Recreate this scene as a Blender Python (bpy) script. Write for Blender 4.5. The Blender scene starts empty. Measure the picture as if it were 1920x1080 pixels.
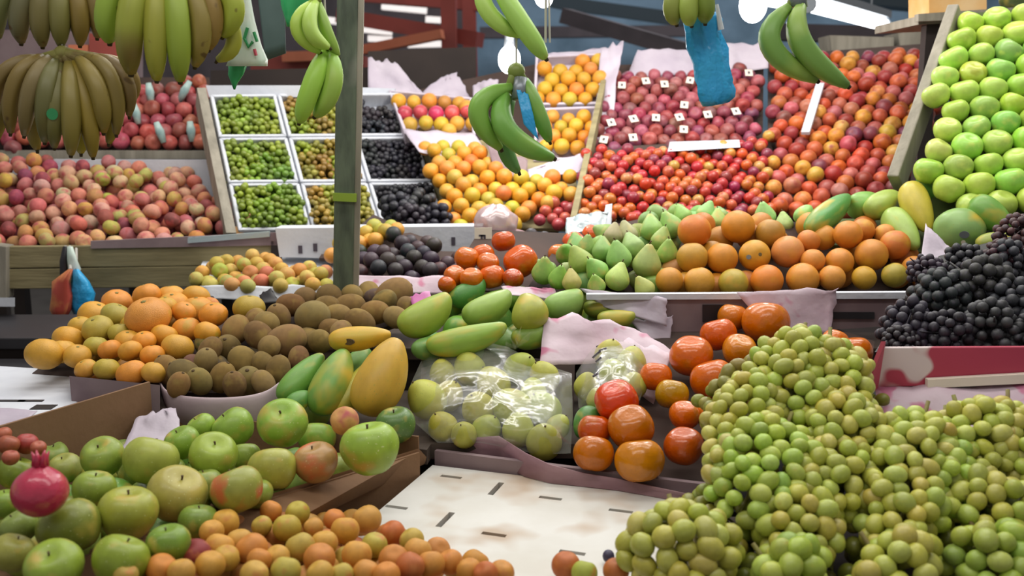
import bpy, bmesh, math, random
import numpy as np
from mathutils import Vector, Matrix, Euler, noise
random.seed(7)
PI = math.pi
R_ = math.radians
SC = bpy.context.scene
COL = SC.collection
# ------------------------------------------------------------------ camera
F = 1870.0
TH = R_(10)
CAMZ = 1.6
cam = bpy.data.cameras.new('camera')
camo = bpy.data.objects.new('camera', cam)
COL.objects.link(camo)
camo.location = (0, 0, CAMZ)
camo.rotation_euler = (PI/2 - TH, 0, 0)
cam.sensor_width = 36.0
cam.lens = 36.0*F/1920
cam.clip_start = .05
cam.clip_end = 60
cam.dof.use_dof = True
cam.dof.focus_distance = 2.1
cam.dof.aperture_fstop = 4.0
SC.camera = camo
# ------------------------------------------------------------------ view + light
SC.view_settings.view_transform = 'Standard'
SC.view_settings.look = 'None'
SC.view_settings.exposure = -0.1
SC.view_settings.gamma = 1.0
SC.view_settings.use_curve_mapping = False
SC.cycles.max_bounces = 8
SC.cycles.transparent_max_bounces = 24
SC.cycles.sample_clamp_indirect = 4
W = bpy.data.worlds.new('hall_ambient')
SC.world = W
W.use_nodes = True
W.node_tree.nodes['Background'].inputs[0].default_value = (1.0, .97, .95, 1)
W.node_tree.nodes['Background'].inputs[1].default_value = .36


def area(name, loc, sx, sy, power, col=(1, .96, .9), rot=(0, 0, 0)):
    d = bpy.data.lights.new(name, 'AREA')
    d.shape = 'RECTANGLE'
    d.size = sx
    d.size_y = sy
    d.energy = power
    d.color = col
    o = bpy.data.objects.new(name, d)
    COL.objects.link(o)
    o.location = loc
    o.rotation_euler = rot
    return o


area('tube_light_front', (-.3, 1.0, 2.75), 2.6, .25, 17)
area('tube_light_middle', (.2, 2.1, 2.8), 3.0, .25, 24)
area('added_hall_fill', (1.0, 7.2, 4.6), 6, 1.5, 110, (.95, .97, 1))  # unseen fill added to brighten the roof beams and back wall
area('tube_light_back', (0.2, 3.0, 2.75), 3.4, .25, 42)

# ------------------------------------------------------------------ pixel <-> world
cT, sT = math.cos(TH), math.sin(TH)
EYE = Vector((0, 0, CAMZ))


def ray(u, v):
    a, b = (u-960)/F, (540-v)/F
    return Vector((a, cT + b*sT, -sT + b*cT))


def at(u, v, Y):
    d = ray(u, v)
    return EYE + d*(Y/d.y)


def onz(u, v, z):
    d = ray(u, v)
    return EYE + d*((z-CAMZ)/d.z)


def px(P):
    q = Vector(P)-EYE
    dep = q.y*cT - q.z*sT
    return (960 + F*q.x/dep, 540 - F*(q.y*sT + q.z*cT)/dep, dep)


class Plane:
    def __init__(s, a, b, c):
        s.o, p, q = at(*a), at(*b), at(*c)
        n = (p-s.o).cross(q-s.o).normalized()
        if n.dot(EYE-s.o) < 0:
            n = -n
        s.n = n
        s.x = Vector((1, 0, 0))-n*n.x
        s.x.normalize()
        s.y = n.cross(s.x)

    def hit(s, u, v, off=0.0):
        d = ray(u, v)
        return EYE + d*((s.o+s.n*off-EYE).dot(s.n)/d.dot(s.n))


class ZPlane:
    def __init__(s, z):
        s.z = z
        s.n = Vector((0, 0, 1))
        s.x = Vector((1, 0, 0))
        s.y = Vector((0, 1, 0))
        s.o = Vector((0, 2, z))

    def hit(s, u, v, off=0.0):
        return onz(u, v, s.z+off)


def inpoly(u, v, poly):
    c = False
    j = len(poly)-1
    for i in range(len(poly)):
        (a, b), (e, f) = poly[i], poly[j]
        if (b > v) != (f > v) and u < (e-a)*(v-b)/(f-b)+a:
            c = not c
        j = i
    return c


# ------------------------------------------------------------------ materials
def hexc(h):
    h = h.lstrip('#')
    o = []
    for i in (0, 2, 4):
        c = int(h[i:i+2], 16)/255
        o.append(c/12.92 if c <= .04045 else ((c+.055)/1.055)**2.4)
    return (o[0], o[1], o[2], 1)


class NT:
    def __init__(s, name):
        s.m = bpy.data.materials.new(name)
        s.m.use_nodes = True
        s.t = s.m.node_tree
        s.b = s.t.nodes['Principled BSDF']
        s.out = s.t.nodes['Material Output']

    def n(s, typ, **kw):
        x = s.t.nodes.new(typ)
        for k, v in kw.items():
            if hasattr(x, k):
                setattr(x, k, v)
        return x

    def l(s, a, b):
        s.t.links.new(a, b)

    def val(s, sock, v):
        if hasattr(v, 'is_linked'):
            s.l(v, sock)
        else:
            sock.default_value = v

    def coord(s):
        return s.n('ShaderNodeTexCoord').outputs['Object']

    def noise(s, scale, detail=3, vec=None, w=None, rough=.5):
        x = s.n('ShaderNodeTexNoise')
        x.inputs['Scale'].default_value = scale
        x.inputs['Detail'].default_value = detail
        x.inputs['Roughness'].default_value = rough
        if w is not None:
            x.noise_dimensions = '4D'
            s.l(w, x.inputs['W'])
        if vec is not None:
            s.l(vec, x.inputs['Vector'])
        return x.outputs[0]

    def ramp(s, fac, stops):
        x = s.n('ShaderNodeValToRGB')
        e = x.color_ramp.elements
        while len(e) < len(stops):
            e.new(.5)
        for k, (p, c) in enumerate(stops):
            e[k].position = p
            e[k].color = c if len(c) == 4 else (*c, 1)
        s.l(fac, x.inputs[0])
        return x.outputs[0]

    def math(s, op, a, b=0.0):
        x = s.n('ShaderNodeMath', operation=op)
        s.val(x.inputs[0], a)
        s.val(x.inputs[1], b)
        return x.outputs[0]

    def mix(s, fac, a, b, blend='MIX'):
        x = s.n('ShaderNodeMix')
        x.data_type = 'RGBA'
        x.blend_type = blend
        s.val(x.inputs[0], fac)
        s.val(x.inputs[6], a)
        s.val(x.inputs[7], b)
        return x.outputs[2]

    def bump(s, h, strength, dist=.01):
        x = s.n('ShaderNodeBump')
        x.inputs['Strength'].default_value = strength
        x.inputs['Distance'].default_value = dist
        s.l(h, x.inputs['Height'])
        s.l(x.outputs[0], s.b.inputs['Normal'])

    def bs(s, **kw):
        for k, v in kw.items():
            s.val(s.b.inputs[k.replace('_', ' ')], v)
        return s.m


K0, K1 = (0, 0, 0), (1, 1, 1)


def fmat(name, rough=.45, blush=None, lo=.5, hi=.68, bscale=1.1, var=.25, bump=0, bscl=30, sss=.0, coat=0., island=False, speck=None, sscale=14, slo=.66):
    """skin of a fruit: its own colour (object colour), a blush, speckles and slight tone variation"""
    t = NT(name)
    oi = t.n('ShaderNodeObjectInfo')
    w = t.math('MULTIPLY', oi.outputs['Random'], 37.0)
    c = t.coord()
    col = oi.outputs['Color']
    tone = t.noise(2.2, 3, c, w)
    if island:
        g = t.n('ShaderNodeNewGeometry').outputs['Random Per Island']
        tone = t.math('ADD', t.math('MULTIPLY', tone, .4), t.math('MULTIPLY', g, .6))
    col = t.mix(1.0, col, t.ramp(tone, [(.25, (1-var,)*3), (.75, (1+var*.6,)*3)]), 'MULTIPLY')
    if blush:
        m = t.ramp(t.noise(bscale, 2, c, w), [(lo, K0), (hi, K1)])
        col = t.mix(m, col, hexc(blush))
    if speck:
        m = t.ramp(t.noise(sscale, 1, c, w), [(slo, K0), (slo+.06, K1)])
        col = t.mix(m, col, hexc(speck))
    if bump:
        t.bump(t.noise(bscl, 2, c), bump, .02)
    t.bs(Base_Color=col, Roughness=rough, Coat_Weight=coat, Coat_Roughness=.15)
    if sss:
        t.bs(Subsurface_Weight=sss, Subsurface_Radius=(.7, .8, .25), Subsurface_Scale=.012)
    return t.m


def pmat(name, h, rough=.6, h2=None, scale=6, lo=.45, hi=.65, bump=0, bscl=40, stretch=None, metal=0, h3=None, s3=3, lo3=.55, hi3=.6, coat=0):
    """plain surface: one colour, a second one in patches, an optional printed / stained third"""
    t = NT(name)
    c = t.coord()
    if stretch:
        mp = t.n('ShaderNodeMapping')
        mp.inputs['Scale'].default_value = stretch
        t.l(c, mp.inputs['Vector'])
        c = mp.outputs[0]
    col = hexc(h)
    if h2:
        col = t.mix(t.ramp(t.noise(scale, 4, c), [(lo, K0), (hi, K1)]), col, hexc(h2))
    if h3:
        col = t.mix(t.ramp(t.noise(s3, 2, t.coord()), [(lo3, K0), (hi3, K1)]), col, hexc(h3))
    if bump:
        t.bump(t.noise(bscl, 3, c), bump, .01)
    return t.bs(Base_Color=col, Roughness=rough, Metallic=metal, Coat_Weight=coat)


def emis(name, h, s):
    t = NT(name)
    return t.bs(Base_Color=hexc(h), Emission_Color=hexc(h), Emission_Strength=s)


def film(name, tint='dfe4d8', lo=.015, hi=.2, haze=.09):
    """thin clear plastic: mostly see-through, crumpled shine"""
    t = NT(name)
    c = t.coord()
    h = t.noise(14, 3, c, rough=.55)
    bp = t.n('ShaderNodeBump')
    bp.inputs['Strength'].default_value = .45
    bp.inputs['Distance'].default_value = .012
    t.l(h, bp.inputs['Height'])
    gl = t.n('ShaderNodeBsdfGlossy')
    gl.inputs['Roughness'].default_value = .24
    t.l(bp.outputs[0], gl.inputs['Normal'])
    df = t.n('ShaderNodeBsdfDiffuse')
    df.inputs[0].default_value = hexc(tint)
    tr = t.n('ShaderNodeBsdfTransparent')
    lw = t.n('ShaderNodeLayerWeight')
    lw.inputs[0].default_value = .35
    t.l(bp.outputs[0], lw.inputs['Normal'])
    m1 = t.n('ShaderNodeMixShader')
    m1.inputs[0].default_value = haze
    t.l(tr.outputs[0], m1.inputs[1])
    t.l(df.outputs[0], m1.inputs[2])
    m2 = t.n('ShaderNodeMixShader')
    t.l(t.ramp(lw.outputs['Fresnel'], [(0, (lo,)*3), (1, (hi,)*3)]), m2.inputs[0])
    t.l(m1.outputs[0], m2.inputs[1])
    t.l(gl.outputs[0], m2.inputs[2])
    t.l(m2.outputs[0], t.out.inputs[0])
    return t.m


M = dict(
    apple=fmat('green_apple_skin', .38, 'b7a44c', .56, .72, 1.0, .22, speck='cfd69a', sscale=16, slo=.7),
    blush_apple=fmat('blushed_apple_skin', .38, 'c4683c', .46, .6, .9, .2, speck='d8c890', sscale=16, slo=.7),
    wall_apple=fmat('small_green_apple_skin', .36, 'c3d565', .55, .75, 1.2, .14),
    peach=fmat('peach_skin', .7, 'ac5252', .5, .7, 1.1, .24),
    nectarine=fmat('nectarine_skin', .45, '8a3028', .54, .74, 1.1, .26),
    plum=fmat('red_plum_skin', .32, '983238', .54, .7, 1.1, .22),
    dark=fmat('dark_plum_skin', .5, '3a2e3a', .5, .75, 1.4, .3),
    citrus=fmat('citrus_peel', .42, 'd39a2c', .55, .75, .9, .14, .18, 34),
    mandarin=fmat('mandarin_peel', .45, 'b59a30', .58, .74, .9, .16, .2, 26),
    persimmon=fmat('persimmon_skin', .24, 'b87010', .6, .78, .8, .14, .07, 5, coat=.25),
    kiwi=fmat('kiwi_fuzz', .85, '967c40', .5, .7, 1.2, .22, .4, 60),
    mango=fmat('mango_skin', .42, 'c2a83a', .54, .74, .8, .16, speck='8d9a4a', sscale=20, slo=.68),
    pear=fmat('pear_skin', .5, 'c4b264', .56, .76, .9, .16, speck='8e9c50', sscale=22, slo=.66),
    apricot=fmat('apricot_skin', .6, 'c0763a', .56, .76, 1.0, .16),
    grape=fmat('grape_skin', .4, 'b4a84c', .64, .84, 1.0, .14, sss=.5),
    grapes=fmat('grape_bunch_skin', .35, None, var=.34, island=True),
    blackgrapes=fmat('black_grape_skin', .5, '403c48', .52, .7, 9.0, .4, island=True),
    banana=fmat('banana_peel', .48, '6e5a28', .56, .74, 5.0, .2, speck='5a4420', sscale=40, slo=.69),
    greenbanana=fmat('green_banana_peel', .42, 'a9c058', .52, .72, 6.0, .16),
    stem=pmat('stem_brown', '5a4526', .8, '3c2e18', 20),
    tip=pmat('banana_tip', '3c3018', .8),
    gstem=pmat('grape_stalk', '7d7a3a', .7, '6b5a2c', 30),
    calyx=pmat('dry_calyx', '6a5a34', .8),
    cardboard=pmat('cardboard', '86664a', .85, '7a5a3e', 5, .4, .7, .1, 60),
    carddark=pmat('carton_mauve', '8d7a7c', .8, '7a666a', 7),
    foam=pmat('white_foam', 'd2d6de', .7, 'c2c6d0', 8, .4, .7, .12, 60),
    tray=pmat('white_tray', 'd0cfca', .55, 'c4c1b8', 6, .45, .7, .06, 30, h3='b3a08c', s3=8, lo3=.57, hi3=.72),
    magenta=pmat('magenta_paper', 'b8649c', .6, 'd8b0c8', 12, .45, .6),
    fruitcarton=pmat('orange_carton_print', 'd0a060', .7, 'd8b888', 9, .4, .7),
    liner=pmat('liner_paper', 'c6bcc8', .6, 'b2a6b6', 7, .4, .7, .35, 22),
    pinkliner=pmat('pink_print_paper', 'c8b6c0', .6, 'b89eac', 8, .4, .7, .3, 22, h3='b8708c', s3=14, lo3=.6, hi3=.66),
    basketpaper=pmat('basket_paper', 'b9a7ab', .65, 'a8949a', 8, .4, .7, .2, 20),
    mauve=pmat('mauve_paper', '9c7a7e', .65, '8a6670', 9, .4, .7, .4, 20, h3='8c4458', s3=12, lo3=.62, hi3=.68),
    redprint=pmat('red_print_carton', 'd9c9c8', .55, 'cbb4b4', 7, .4, .7, h3='b03a52', s3=7, lo3=.40, hi3=.43),
    wood=pmat('old_wood', '968b66', .8, '766c4c', 4, .35, .7, .2, 12, (1, 8, 8)),
    greywood=pmat('grey_wood', '9a9486', .8, '7c776a', 4, .35, .7, .2, 12, (6, 6, 1)),
    darkwood=pmat('dark_wood', '3a302c', .8, '2c2422', 4, .35, .7),
    bed=pmat('shade_coloured_board', '4a3a34', .9, '3c302c', 5),  # dark base colour stands in for shade in the gaps between fruit
    bedgreen=pmat('green_board', '4c5a2c', .9, '3c4824', 5),  # dark green puts the shade between apples and papayas into the board
    counter=pmat('counter_wood', '4c4038', .8, '3a302a', 5, .4, .7),
    post=pmat('weathered_post', '5a6654', .6, '414a3e', 9, .4, .65, .15, 24, (4, 4, 1), h3='8a8c80', s3=5, lo3=.6, hi3=.75),
    tape=pmat('green_tape', '86a032', .45),
    blue=pmat('blue_plastic', '2496d2', .35, '3cace0', 6, .4, .7, 1.0, 26),
    green=pmat('green_plastic', '2fa864', .4, '279258', 8, .4, .7, .4, 14),
    dkgreen=pmat('dark_tarp', '3f5350', .6, '4d6260', 5, .4, .7),
    whiteplastic=pmat('white_plastic', 'cfdad2', .4, 'b4cfc0', 9, .5, .7, .4, 16),
    redbeam=pmat('red_steel', 'a04a40', .6, '8c4038', 3),
    orangebeam=pmat('orange_steel', 'd07a58', .6, 'b86848', 3),
    lightgap=emis('sky_light', 'f0e8e4', .75),
    bluewall=pmat('blue_grey_sheet', '7f9cb4', .6, '5c788c', 2.5, .4, .7),
    hall=pmat('hall_grey', '5c5458', .9, '4a4448', 2),
    floor=pmat('concrete', '5a5652', .9, '4a4642', 3),
    lamp=emis('lamp_glass', 'ffffff', 14),
    tube=emis('tube_glass', 'fbfdff', 5),
    metal=pmat('grey_metal', '8a9096', .4, metal=.6),
    dark_metal=pmat('dark_teal_metal', '34424a', .5),
    string=pmat('pale_string', 'b8b4ac', .8),
    tag=pmat('tag_card', 'e6dccb', .6),
    ink=pmat('tag_ink', '4a4450', .7),
    inkgreen=pmat('green_ink', '2f8a54', .6),
    inkred=pmat('red_ink', 'b84a5c', .6),
    black=pmat('black_plastic', '1c1a1e', .5, '262428', 6),
    film=film('clear_film'),
    wrap=film('pink_wrap', 'e6c8cc', .2, .6, .55),
    bluewrap=film('blue_wrap', 'c4dce4', .2, .6, .6),
    teal=pmat('teal_wrapper', 'b4cdc6', .45, '8aa8a8', 20),
    redbag=pmat('red_net', 'b0483a', .6, 'd08a50', 16),
)
M['hang'] = M['string']


# ------------------------------------------------------------------ mesh helpers
class MB:
    def __init__(s):
        s.v = []
        s.f = []

    def grid(s, rows, closed_u=False, cap=False):
        b = len(s.v)
        nu = len(rows[0])
        for r in rows:
            s.v.extend(Vector(p) for p in r)
        for i in range(len(rows)-1):
            for j in range(nu if closed_u else nu-1):
                k = (j+1) % nu
                s.f.append((b+i*nu+j, b+i*nu+k, b+(i+1)*nu+k, b+(i+1)*nu+j))
        if cap:
            s.f.append(tuple(b+j for j in reversed(range(nu))))
            s.f.append(tuple(b+(len(rows)-1)*nu+j for j in range(nu)))
        return s

    def box(s, lo, hi, mat=None):
        b = len(s.v)
        for z in (lo[2], hi[2]):
            for (x, y) in ((lo[0], lo[1]), (hi[0], lo[1]), (hi[0], hi[1]), (lo[0], hi[1])):
                p = Vector((x, y, z))
                s.v.append(mat @ p if mat else p)
        for f in ((3, 2, 1, 0), (4, 5, 6, 7), (0, 1, 5, 4), (1, 2, 6, 5), (2, 3, 7, 6), (3, 0, 4, 7)):
            s.f.append(tuple(b+i for i in f))
        return s

    def hexa(s, P):
        """eight corners: four below, four above"""
        b = len(s.v)
        s.v.extend(Vector(p) for p in P)
        for f in ((3, 2, 1, 0), (4, 5, 6, 7), (0, 1, 5, 4), (1, 2, 6, 5), (2, 3, 7, 6), (3, 0, 4, 7)):
            s.f.append(tuple(b+i for i in f))
        return s

    def beam(s, A, B, w, h=None):
        A, B = Vector(A), Vector(B)
        h = h or w
        d = (B-A).normalized()
        x = d.cross(Vector((0, 0, 1)))
        if x.length < 1e-3:
            x = Vector((1, 0, 0))
        x.normalize()
        y = x.cross(d)
        q = [x*(sx*w/2)+y*(sy*h/2) for sx, sy in ((-1, -1), (1, -1), (1, 1), (-1, 1))]
        return s.hexa([A+p for p in q]+[B+p for p in q])

    def tube(s, pts, rad, seg=10, prof=None, closed=True):
        pts = [Vector(p) for p in pts]
        n = len(pts)
        rows = []
        up = None
        for i, p in enumerate(pts):
            d = (pts[min(i+1, n-1)]-pts[max(i-1, 0)]).normalized()
            if up is None:
                up = d.cross(Vector((.2, 1, .1)))
                up.normalize()
            up = up-d*up.dot(d)
            up.normalize()
            q = d.cross(up)
            r = rad[i] if hasattr(rad, '__len__') else rad
            rows.append([p+(up*math.cos(2*PI*j/seg)+q*math.sin(2*PI*j/seg))*r*(prof[j] if prof else 1) for j in range(seg)])
        return s.grid(rows, True, True)

    def sphere(s, c, r, nu=8, nv=6):
        b = len(s.v)
        c = Vector(c)
        s.v.append(c+Vector((0, 0, r)))
        for i in range(1, nv):
            a = PI*i/nv
            for j in range(nu):
                t = 2*PI*j/nu
                s.v.append(c+Vector((math.sin(a)*math.cos(t), math.sin(a)*math.sin(t), math.cos(a)))*r)
        s.v.append(c-Vector((0, 0, r)))
        e = len(s.v)-1
        for j in range(nu):
            k = (j+1) % nu
            s.f.append((b, b+1+j, b+1+k))
            for i in range(nv-2):
                p = b+1+i*nu
                s.f.append((p+j, p+nu+j, p+nu+k, p+k))
            p = b+1+(nv-2)*nu
            s.f.append((p+j, e, p+k))
        return s

    def mesh(s, name, mat, smooth=True):
        me = bpy.data.meshes.new(name)
        me.from_pydata([tuple(p) for p in s.v], [], s.f)
        if len(s.f) < 400:
            b_ = bmesh.new()
            b_.from_mesh(me)
            bmesh.ops.recalc_face_normals(b_, faces=b_.faces)
            b_.to_mesh(me)
            b_.free()
        me.materials.append(mat)
        if smooth:
            me.polygons.foreach_set('use_smooth', [True]*len(me.polygons))
        me.update()
        return me

    def build(s, name, mat, parent=None, origin=None, smooth=False, bevel=0, solid=0):
        if origin is not None:
            o_ = Vector(origin)
            s.v = [p-o_ for p in s.v]
        o = link(name, s.mesh(name, mat, smooth), parent)
        if origin is not None and parent is None:
            o.location = origin
        if solid:
            m = o.modifiers.new('thickness', 'SOLIDIFY')
            m.thickness = solid
            m.offset = 0
        if bevel:
            m = o.modifiers.new('edge', 'BEVEL')
            m.width = bevel
            m.segments = 2
        return o


def link(name, me, parent=None):
    o = bpy.data.objects.new(name, me)
    COL.objects.link(o)
    if parent:
        o.parent = parent
    return o


def tag(o, label=None, cat=None, group=None, kind=None):
    if label:
        o['label'] = label
    if cat:
        o['category'] = cat
    if group:
        o['group'] = group
    if kind:
        o['kind'] = kind
    return o


def empty(name, loc, label, cat, group=None, rot=None):
    o = bpy.data.objects.new(name, None)
    COL.objects.link(o)
    o.location = loc
    o.empty_display_size = .02
    if rot:
        o.rotation_euler = rot
    return tag(o, label, cat, group)


def lathe(fn, nu=28, nv=18):
    """closed surface fn(phi, a): phi 0 at the top, pi at the bottom"""
    m = MB()
    b = 0
    m.v.append(fn(0, 0))
    for i in range(1, nv):
        for j in range(nu):
            m.v.append(fn(PI*i/nv, 2*PI*j/nu))
    m.v.append(fn(PI, 0))
    e = len(m.v)-1
    for j in range(nu):
        k = (j+1) % nu
        m.f.append((0, 1+j, 1+k))
        for i in range(nv-2):
            p = 1+i*nu
            m.f.append((p+j, p+nu+j, p+nu+k, p+k))
        p = 1+(nv-2)*nu
        m.f.append((p+j, e, p+k))
    return m


def g(x, s):
    return math.exp(-(x/s)**2)


def V(x, y, z):
    return Vector((x, y, z))


def f_apple(p, a):
    r = math.sin(p)*(1+.05*math.sin(p)) * (1+.10*math.cos(p)*math.sin(p)) * (1+.025*math.cos(5*a)*(.5-.5*math.cos(p)))
    return V(r*math.cos(a), r*math.sin(a), 1.0*math.cos(p)-.30*g(p, .42)+.16*g(PI-p, .34))


def f_peach(p, a):
    d = min(a, 2*PI-a)
    r = math.sin(p)*(1-.07*g(d, .22)*math.sin(p))
    return V(r*math.cos(a), r*math.sin(a), .96*math.cos(p)-.18*g(p, .38)-.04*g(PI-p, .2))


def f_orange(p, a):
    r = math.sin(p)
    return V(r*math.cos(a), r*math.sin(a), .97*math.cos(p)-.06*g(p, .25)+.04*g(PI-p, .2))


def f_mandarin(p, a):
    r = math.sin(p)*(1+.018*math.cos(8*a))
    return V(r*math.cos(a), r*math.sin(a), .84*math.cos(p)-.10*g(p, .3)+.08*g(PI-p, .3))


def f_persimmon(p, a):
    r = abs(math.sin(p))**.86*(1+.03*math.cos(4*a))
    return V(r*math.cos(a), r*math.sin(a), .9*math.cos(p)-.12*g(p, .4)+.05*g(PI-p, .3))


def f_kiwi(p, a):
    r = .92*math.sin(p)**.92
    return V(r*math.cos(a), r*math.sin(a), 1.16*math.cos(p))


def f_pear(p, a):
    z = math.cos(p)
    r = math.sin(p)*(1.0 if z < -.1 else 1.0-.44*min(1, (z+.1)/.9)**1.2)
    return V(r*math.cos(a), r*math.sin(a), (1.0*z if z < 0 else 1.38*z)-.06*g(p, .2)+.06*g(PI-p, .3))


def f_mango(p, a):
    x = math.cos(p)
    r = math.sin(p)**.85*(1-.16*x)
    y, z = r*math.cos(a)*.92, r*math.sin(a)
    return V(x, y, z+.22*(1-x*x)-.16 - (.10*g(1-x, .25)))


def f_papaya(p, a):
    x = math.cos(p)
    r = math.sin(p)**.8*(1-.20*x)*(1+.02*math.cos(5*a))
    return V(x*(1+.06*g(1-x, .1)), r*math.cos(a), r*math.sin(a)+.08*(1-x*x)-.05)


def f_guava(p, a):
    z = math.cos(p)
    r = math.sin(p)*(1-.18*max(0, z))
    return V(r*math.cos(a), r*math.sin(a), 1.12*z+.04*g(PI-p, .3))


def f_berry(p, a):
    r = math.sin(p)
    return V(r*math.cos(a), r*math.sin(a), 1.08*math.cos(p))


def f_pom(p, a):
    r = math.sin(p)*(1+.02*math.cos(6*a))
    return V(r*math.cos(a), r*math.sin(a), .93*math.cos(p)+.14*g(p, .3))


def fm(name, fn, mat, nu=28, nv=18):
    return lathe(fn, nu, nv).mesh(name, M[mat])


ME = dict(
    apple=fm('green_apple', f_apple, 'apple'), blush=fm('blushed_apple', f_apple, 'blush_apple'),
    wall_apple=fm('small_green_apple', f_apple, 'wall_apple', 22, 14),
    peach=fm('peach', f_peach, 'peach', 22, 14), nectarine=fm('nectarine', f_peach, 'nectarine', 20, 12),
    redapple=fm('red_apple', f_apple, 'nectarine', 20, 12),
    plum=fm('red_plum', f_orange, 'plum', 16, 10), dark=fm('dark_plum', f_orange, 'dark', 18, 12),
    orange=fm('orange', f_orange, 'citrus'), smallorange=fm('small_orange', f_orange, 'citrus', 20, 12),
    mandarin=fm('mandarin', f_mandarin, 'mandarin'),
    persimmon=fm('persimmon', f_persimmon, 'persimmon', 32, 20), kiwi=fm('kiwi', f_kiwi, 'kiwi'),
    pear=fm('pear', f_pear, 'pear'), guava=fm('guava', f_guava, 'pear'), mango=fm('mango', f_mango, 'mango', 30, 22), papaya=fm('papaya', f_papaya, 'mango', 30, 22),
    apricot=fm('apricot', f_peach, 'apricot', 22, 14), berry=fm('berry', f_berry, 'grape', 14, 9),
    pom=fm('pomegranate', f_pom, 'persimmon'), lemon=fm('yellow_plum', f_orange, 'citrus', 18, 12),
    blackberry=fm('black_grape', f_berry, 'dark', 12, 8),
)


def small_mesh(name, mb, mat):
    return mb.mesh(name, M[mat])


ME['apple_stem'] = MB().tube([(0, 0, .6), (.02, 0, .74), (.05, .02, .86)], [.04, .035, .05], 7).mesh('stem', M['stem'])
ME['pear_stem'] = MB().tube([(0, 0, 1.25), (.03, 0, 1.42), (.10, .03, 1.56)], [.06, .045, .06], 7).mesh('stem', M['stem'])
ME['guava_stem'] = MB().tube([(0, 0, 1.05), (.02, 0, 1.2)], [.06, .05], 7).mesh('stem', M['stem'])
ME['kiwi_nub'] = lathe(lambda p, a: V(.13*math.sin(p)*math.cos(a), .13*math.sin(p)*math.sin(a), 1.16+.07*math.cos(p)), 10, 6).mesh('nub', M['stem'])
ME['button'] = lathe(lambda p, a: V(.11*math.sin(p)*(1+.25*math.cos(5*a))*math.cos(a), .11*math.sin(p)*(1+.25*math.cos(5*a))*math.sin(a), .755+.04*math.cos(p)), 20, 6).mesh('stem_button', M['gstem'])
ME['navel'] = lathe(lambda p, a: V(.13*math.sin(p)*math.cos(a), .13*math.sin(p)*math.sin(a), .90+.05*math.cos(p)-.04*g(p, .6)), 14, 8).mesh('navel', M['calyx'])
_c = MB()
for k in range(6):
    a = k*PI/3
    _c.tube([(.20*math.cos(a), .20*math.sin(a), .98), (.19*math.cos(a), .19*math.sin(a), 1.28), (.30*math.cos(a), .30*math.sin(a), 1.52)], [.12, .10, .02], 6)
_c.tube([(0, 0, .9), (0, 0, 1.2)], [.24, .20], 10)
ME['pom_crown'] = _c.mesh('crown', M['persimmon'])

ORD = 'zeroth first second third fourth fifth sixth seventh eighth ninth tenth eleventh twelfth thirteenth fourteenth fifteenth sixteenth'.split()


def rnd_rot(up=True):
    return Euler((random.uniform(-.5, .5), random.uniform(-.5, .5), random.uniform(0, 6.28))) if up else Euler((random.uniform(0, 6.28), random.uniform(0, 3.1), random.uniform(0, 6.28)))


def fruit(name, me, loc, r, label, cat, group=None, color='ffffff', rot=None, kids=(), sc=None):
    o = link(name, me)
    o.location = loc
    o.rotation_euler = rot if rot is not None else rnd_rot()
    o.scale = (r, r, r) if sc is None else (r*sc[0], r*sc[1], r*sc[2])
    o.color = hexc(color)
    for (kn, km) in kids:
        k = link(kn, ME[km], o)
        k.color = o.color
    return tag(o, label, cat, group)


def jitter(h, s=14):
    return '%02x%02x%02x' % tuple(max(0, min(255, int(h[i:i+2], 16)+random.randint(-s, s))) for i in (0, 2, 4))


def richer(h):
    return '%02x%02x%02x' % (int(h[0:2], 16), max(0, int(h[2:4], 16)+2), max(0, int(h[4:6], 16)-30))


def pick(pal):
    t = random.random()*sum(p[1] for p in pal)
    for p in pal:
        t -= p[1]
        if t <= 0:
            return p
    return pal[-1]


PLACED = []   # (centre, radius) of every round fruit, to keep later ones clear


def clear_of(P, r, k=.9, since=0):
    for (q, s) in PLACED[since:]:
        if (P-q).length < (r+s)*k:
            return False
    return True


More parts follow.
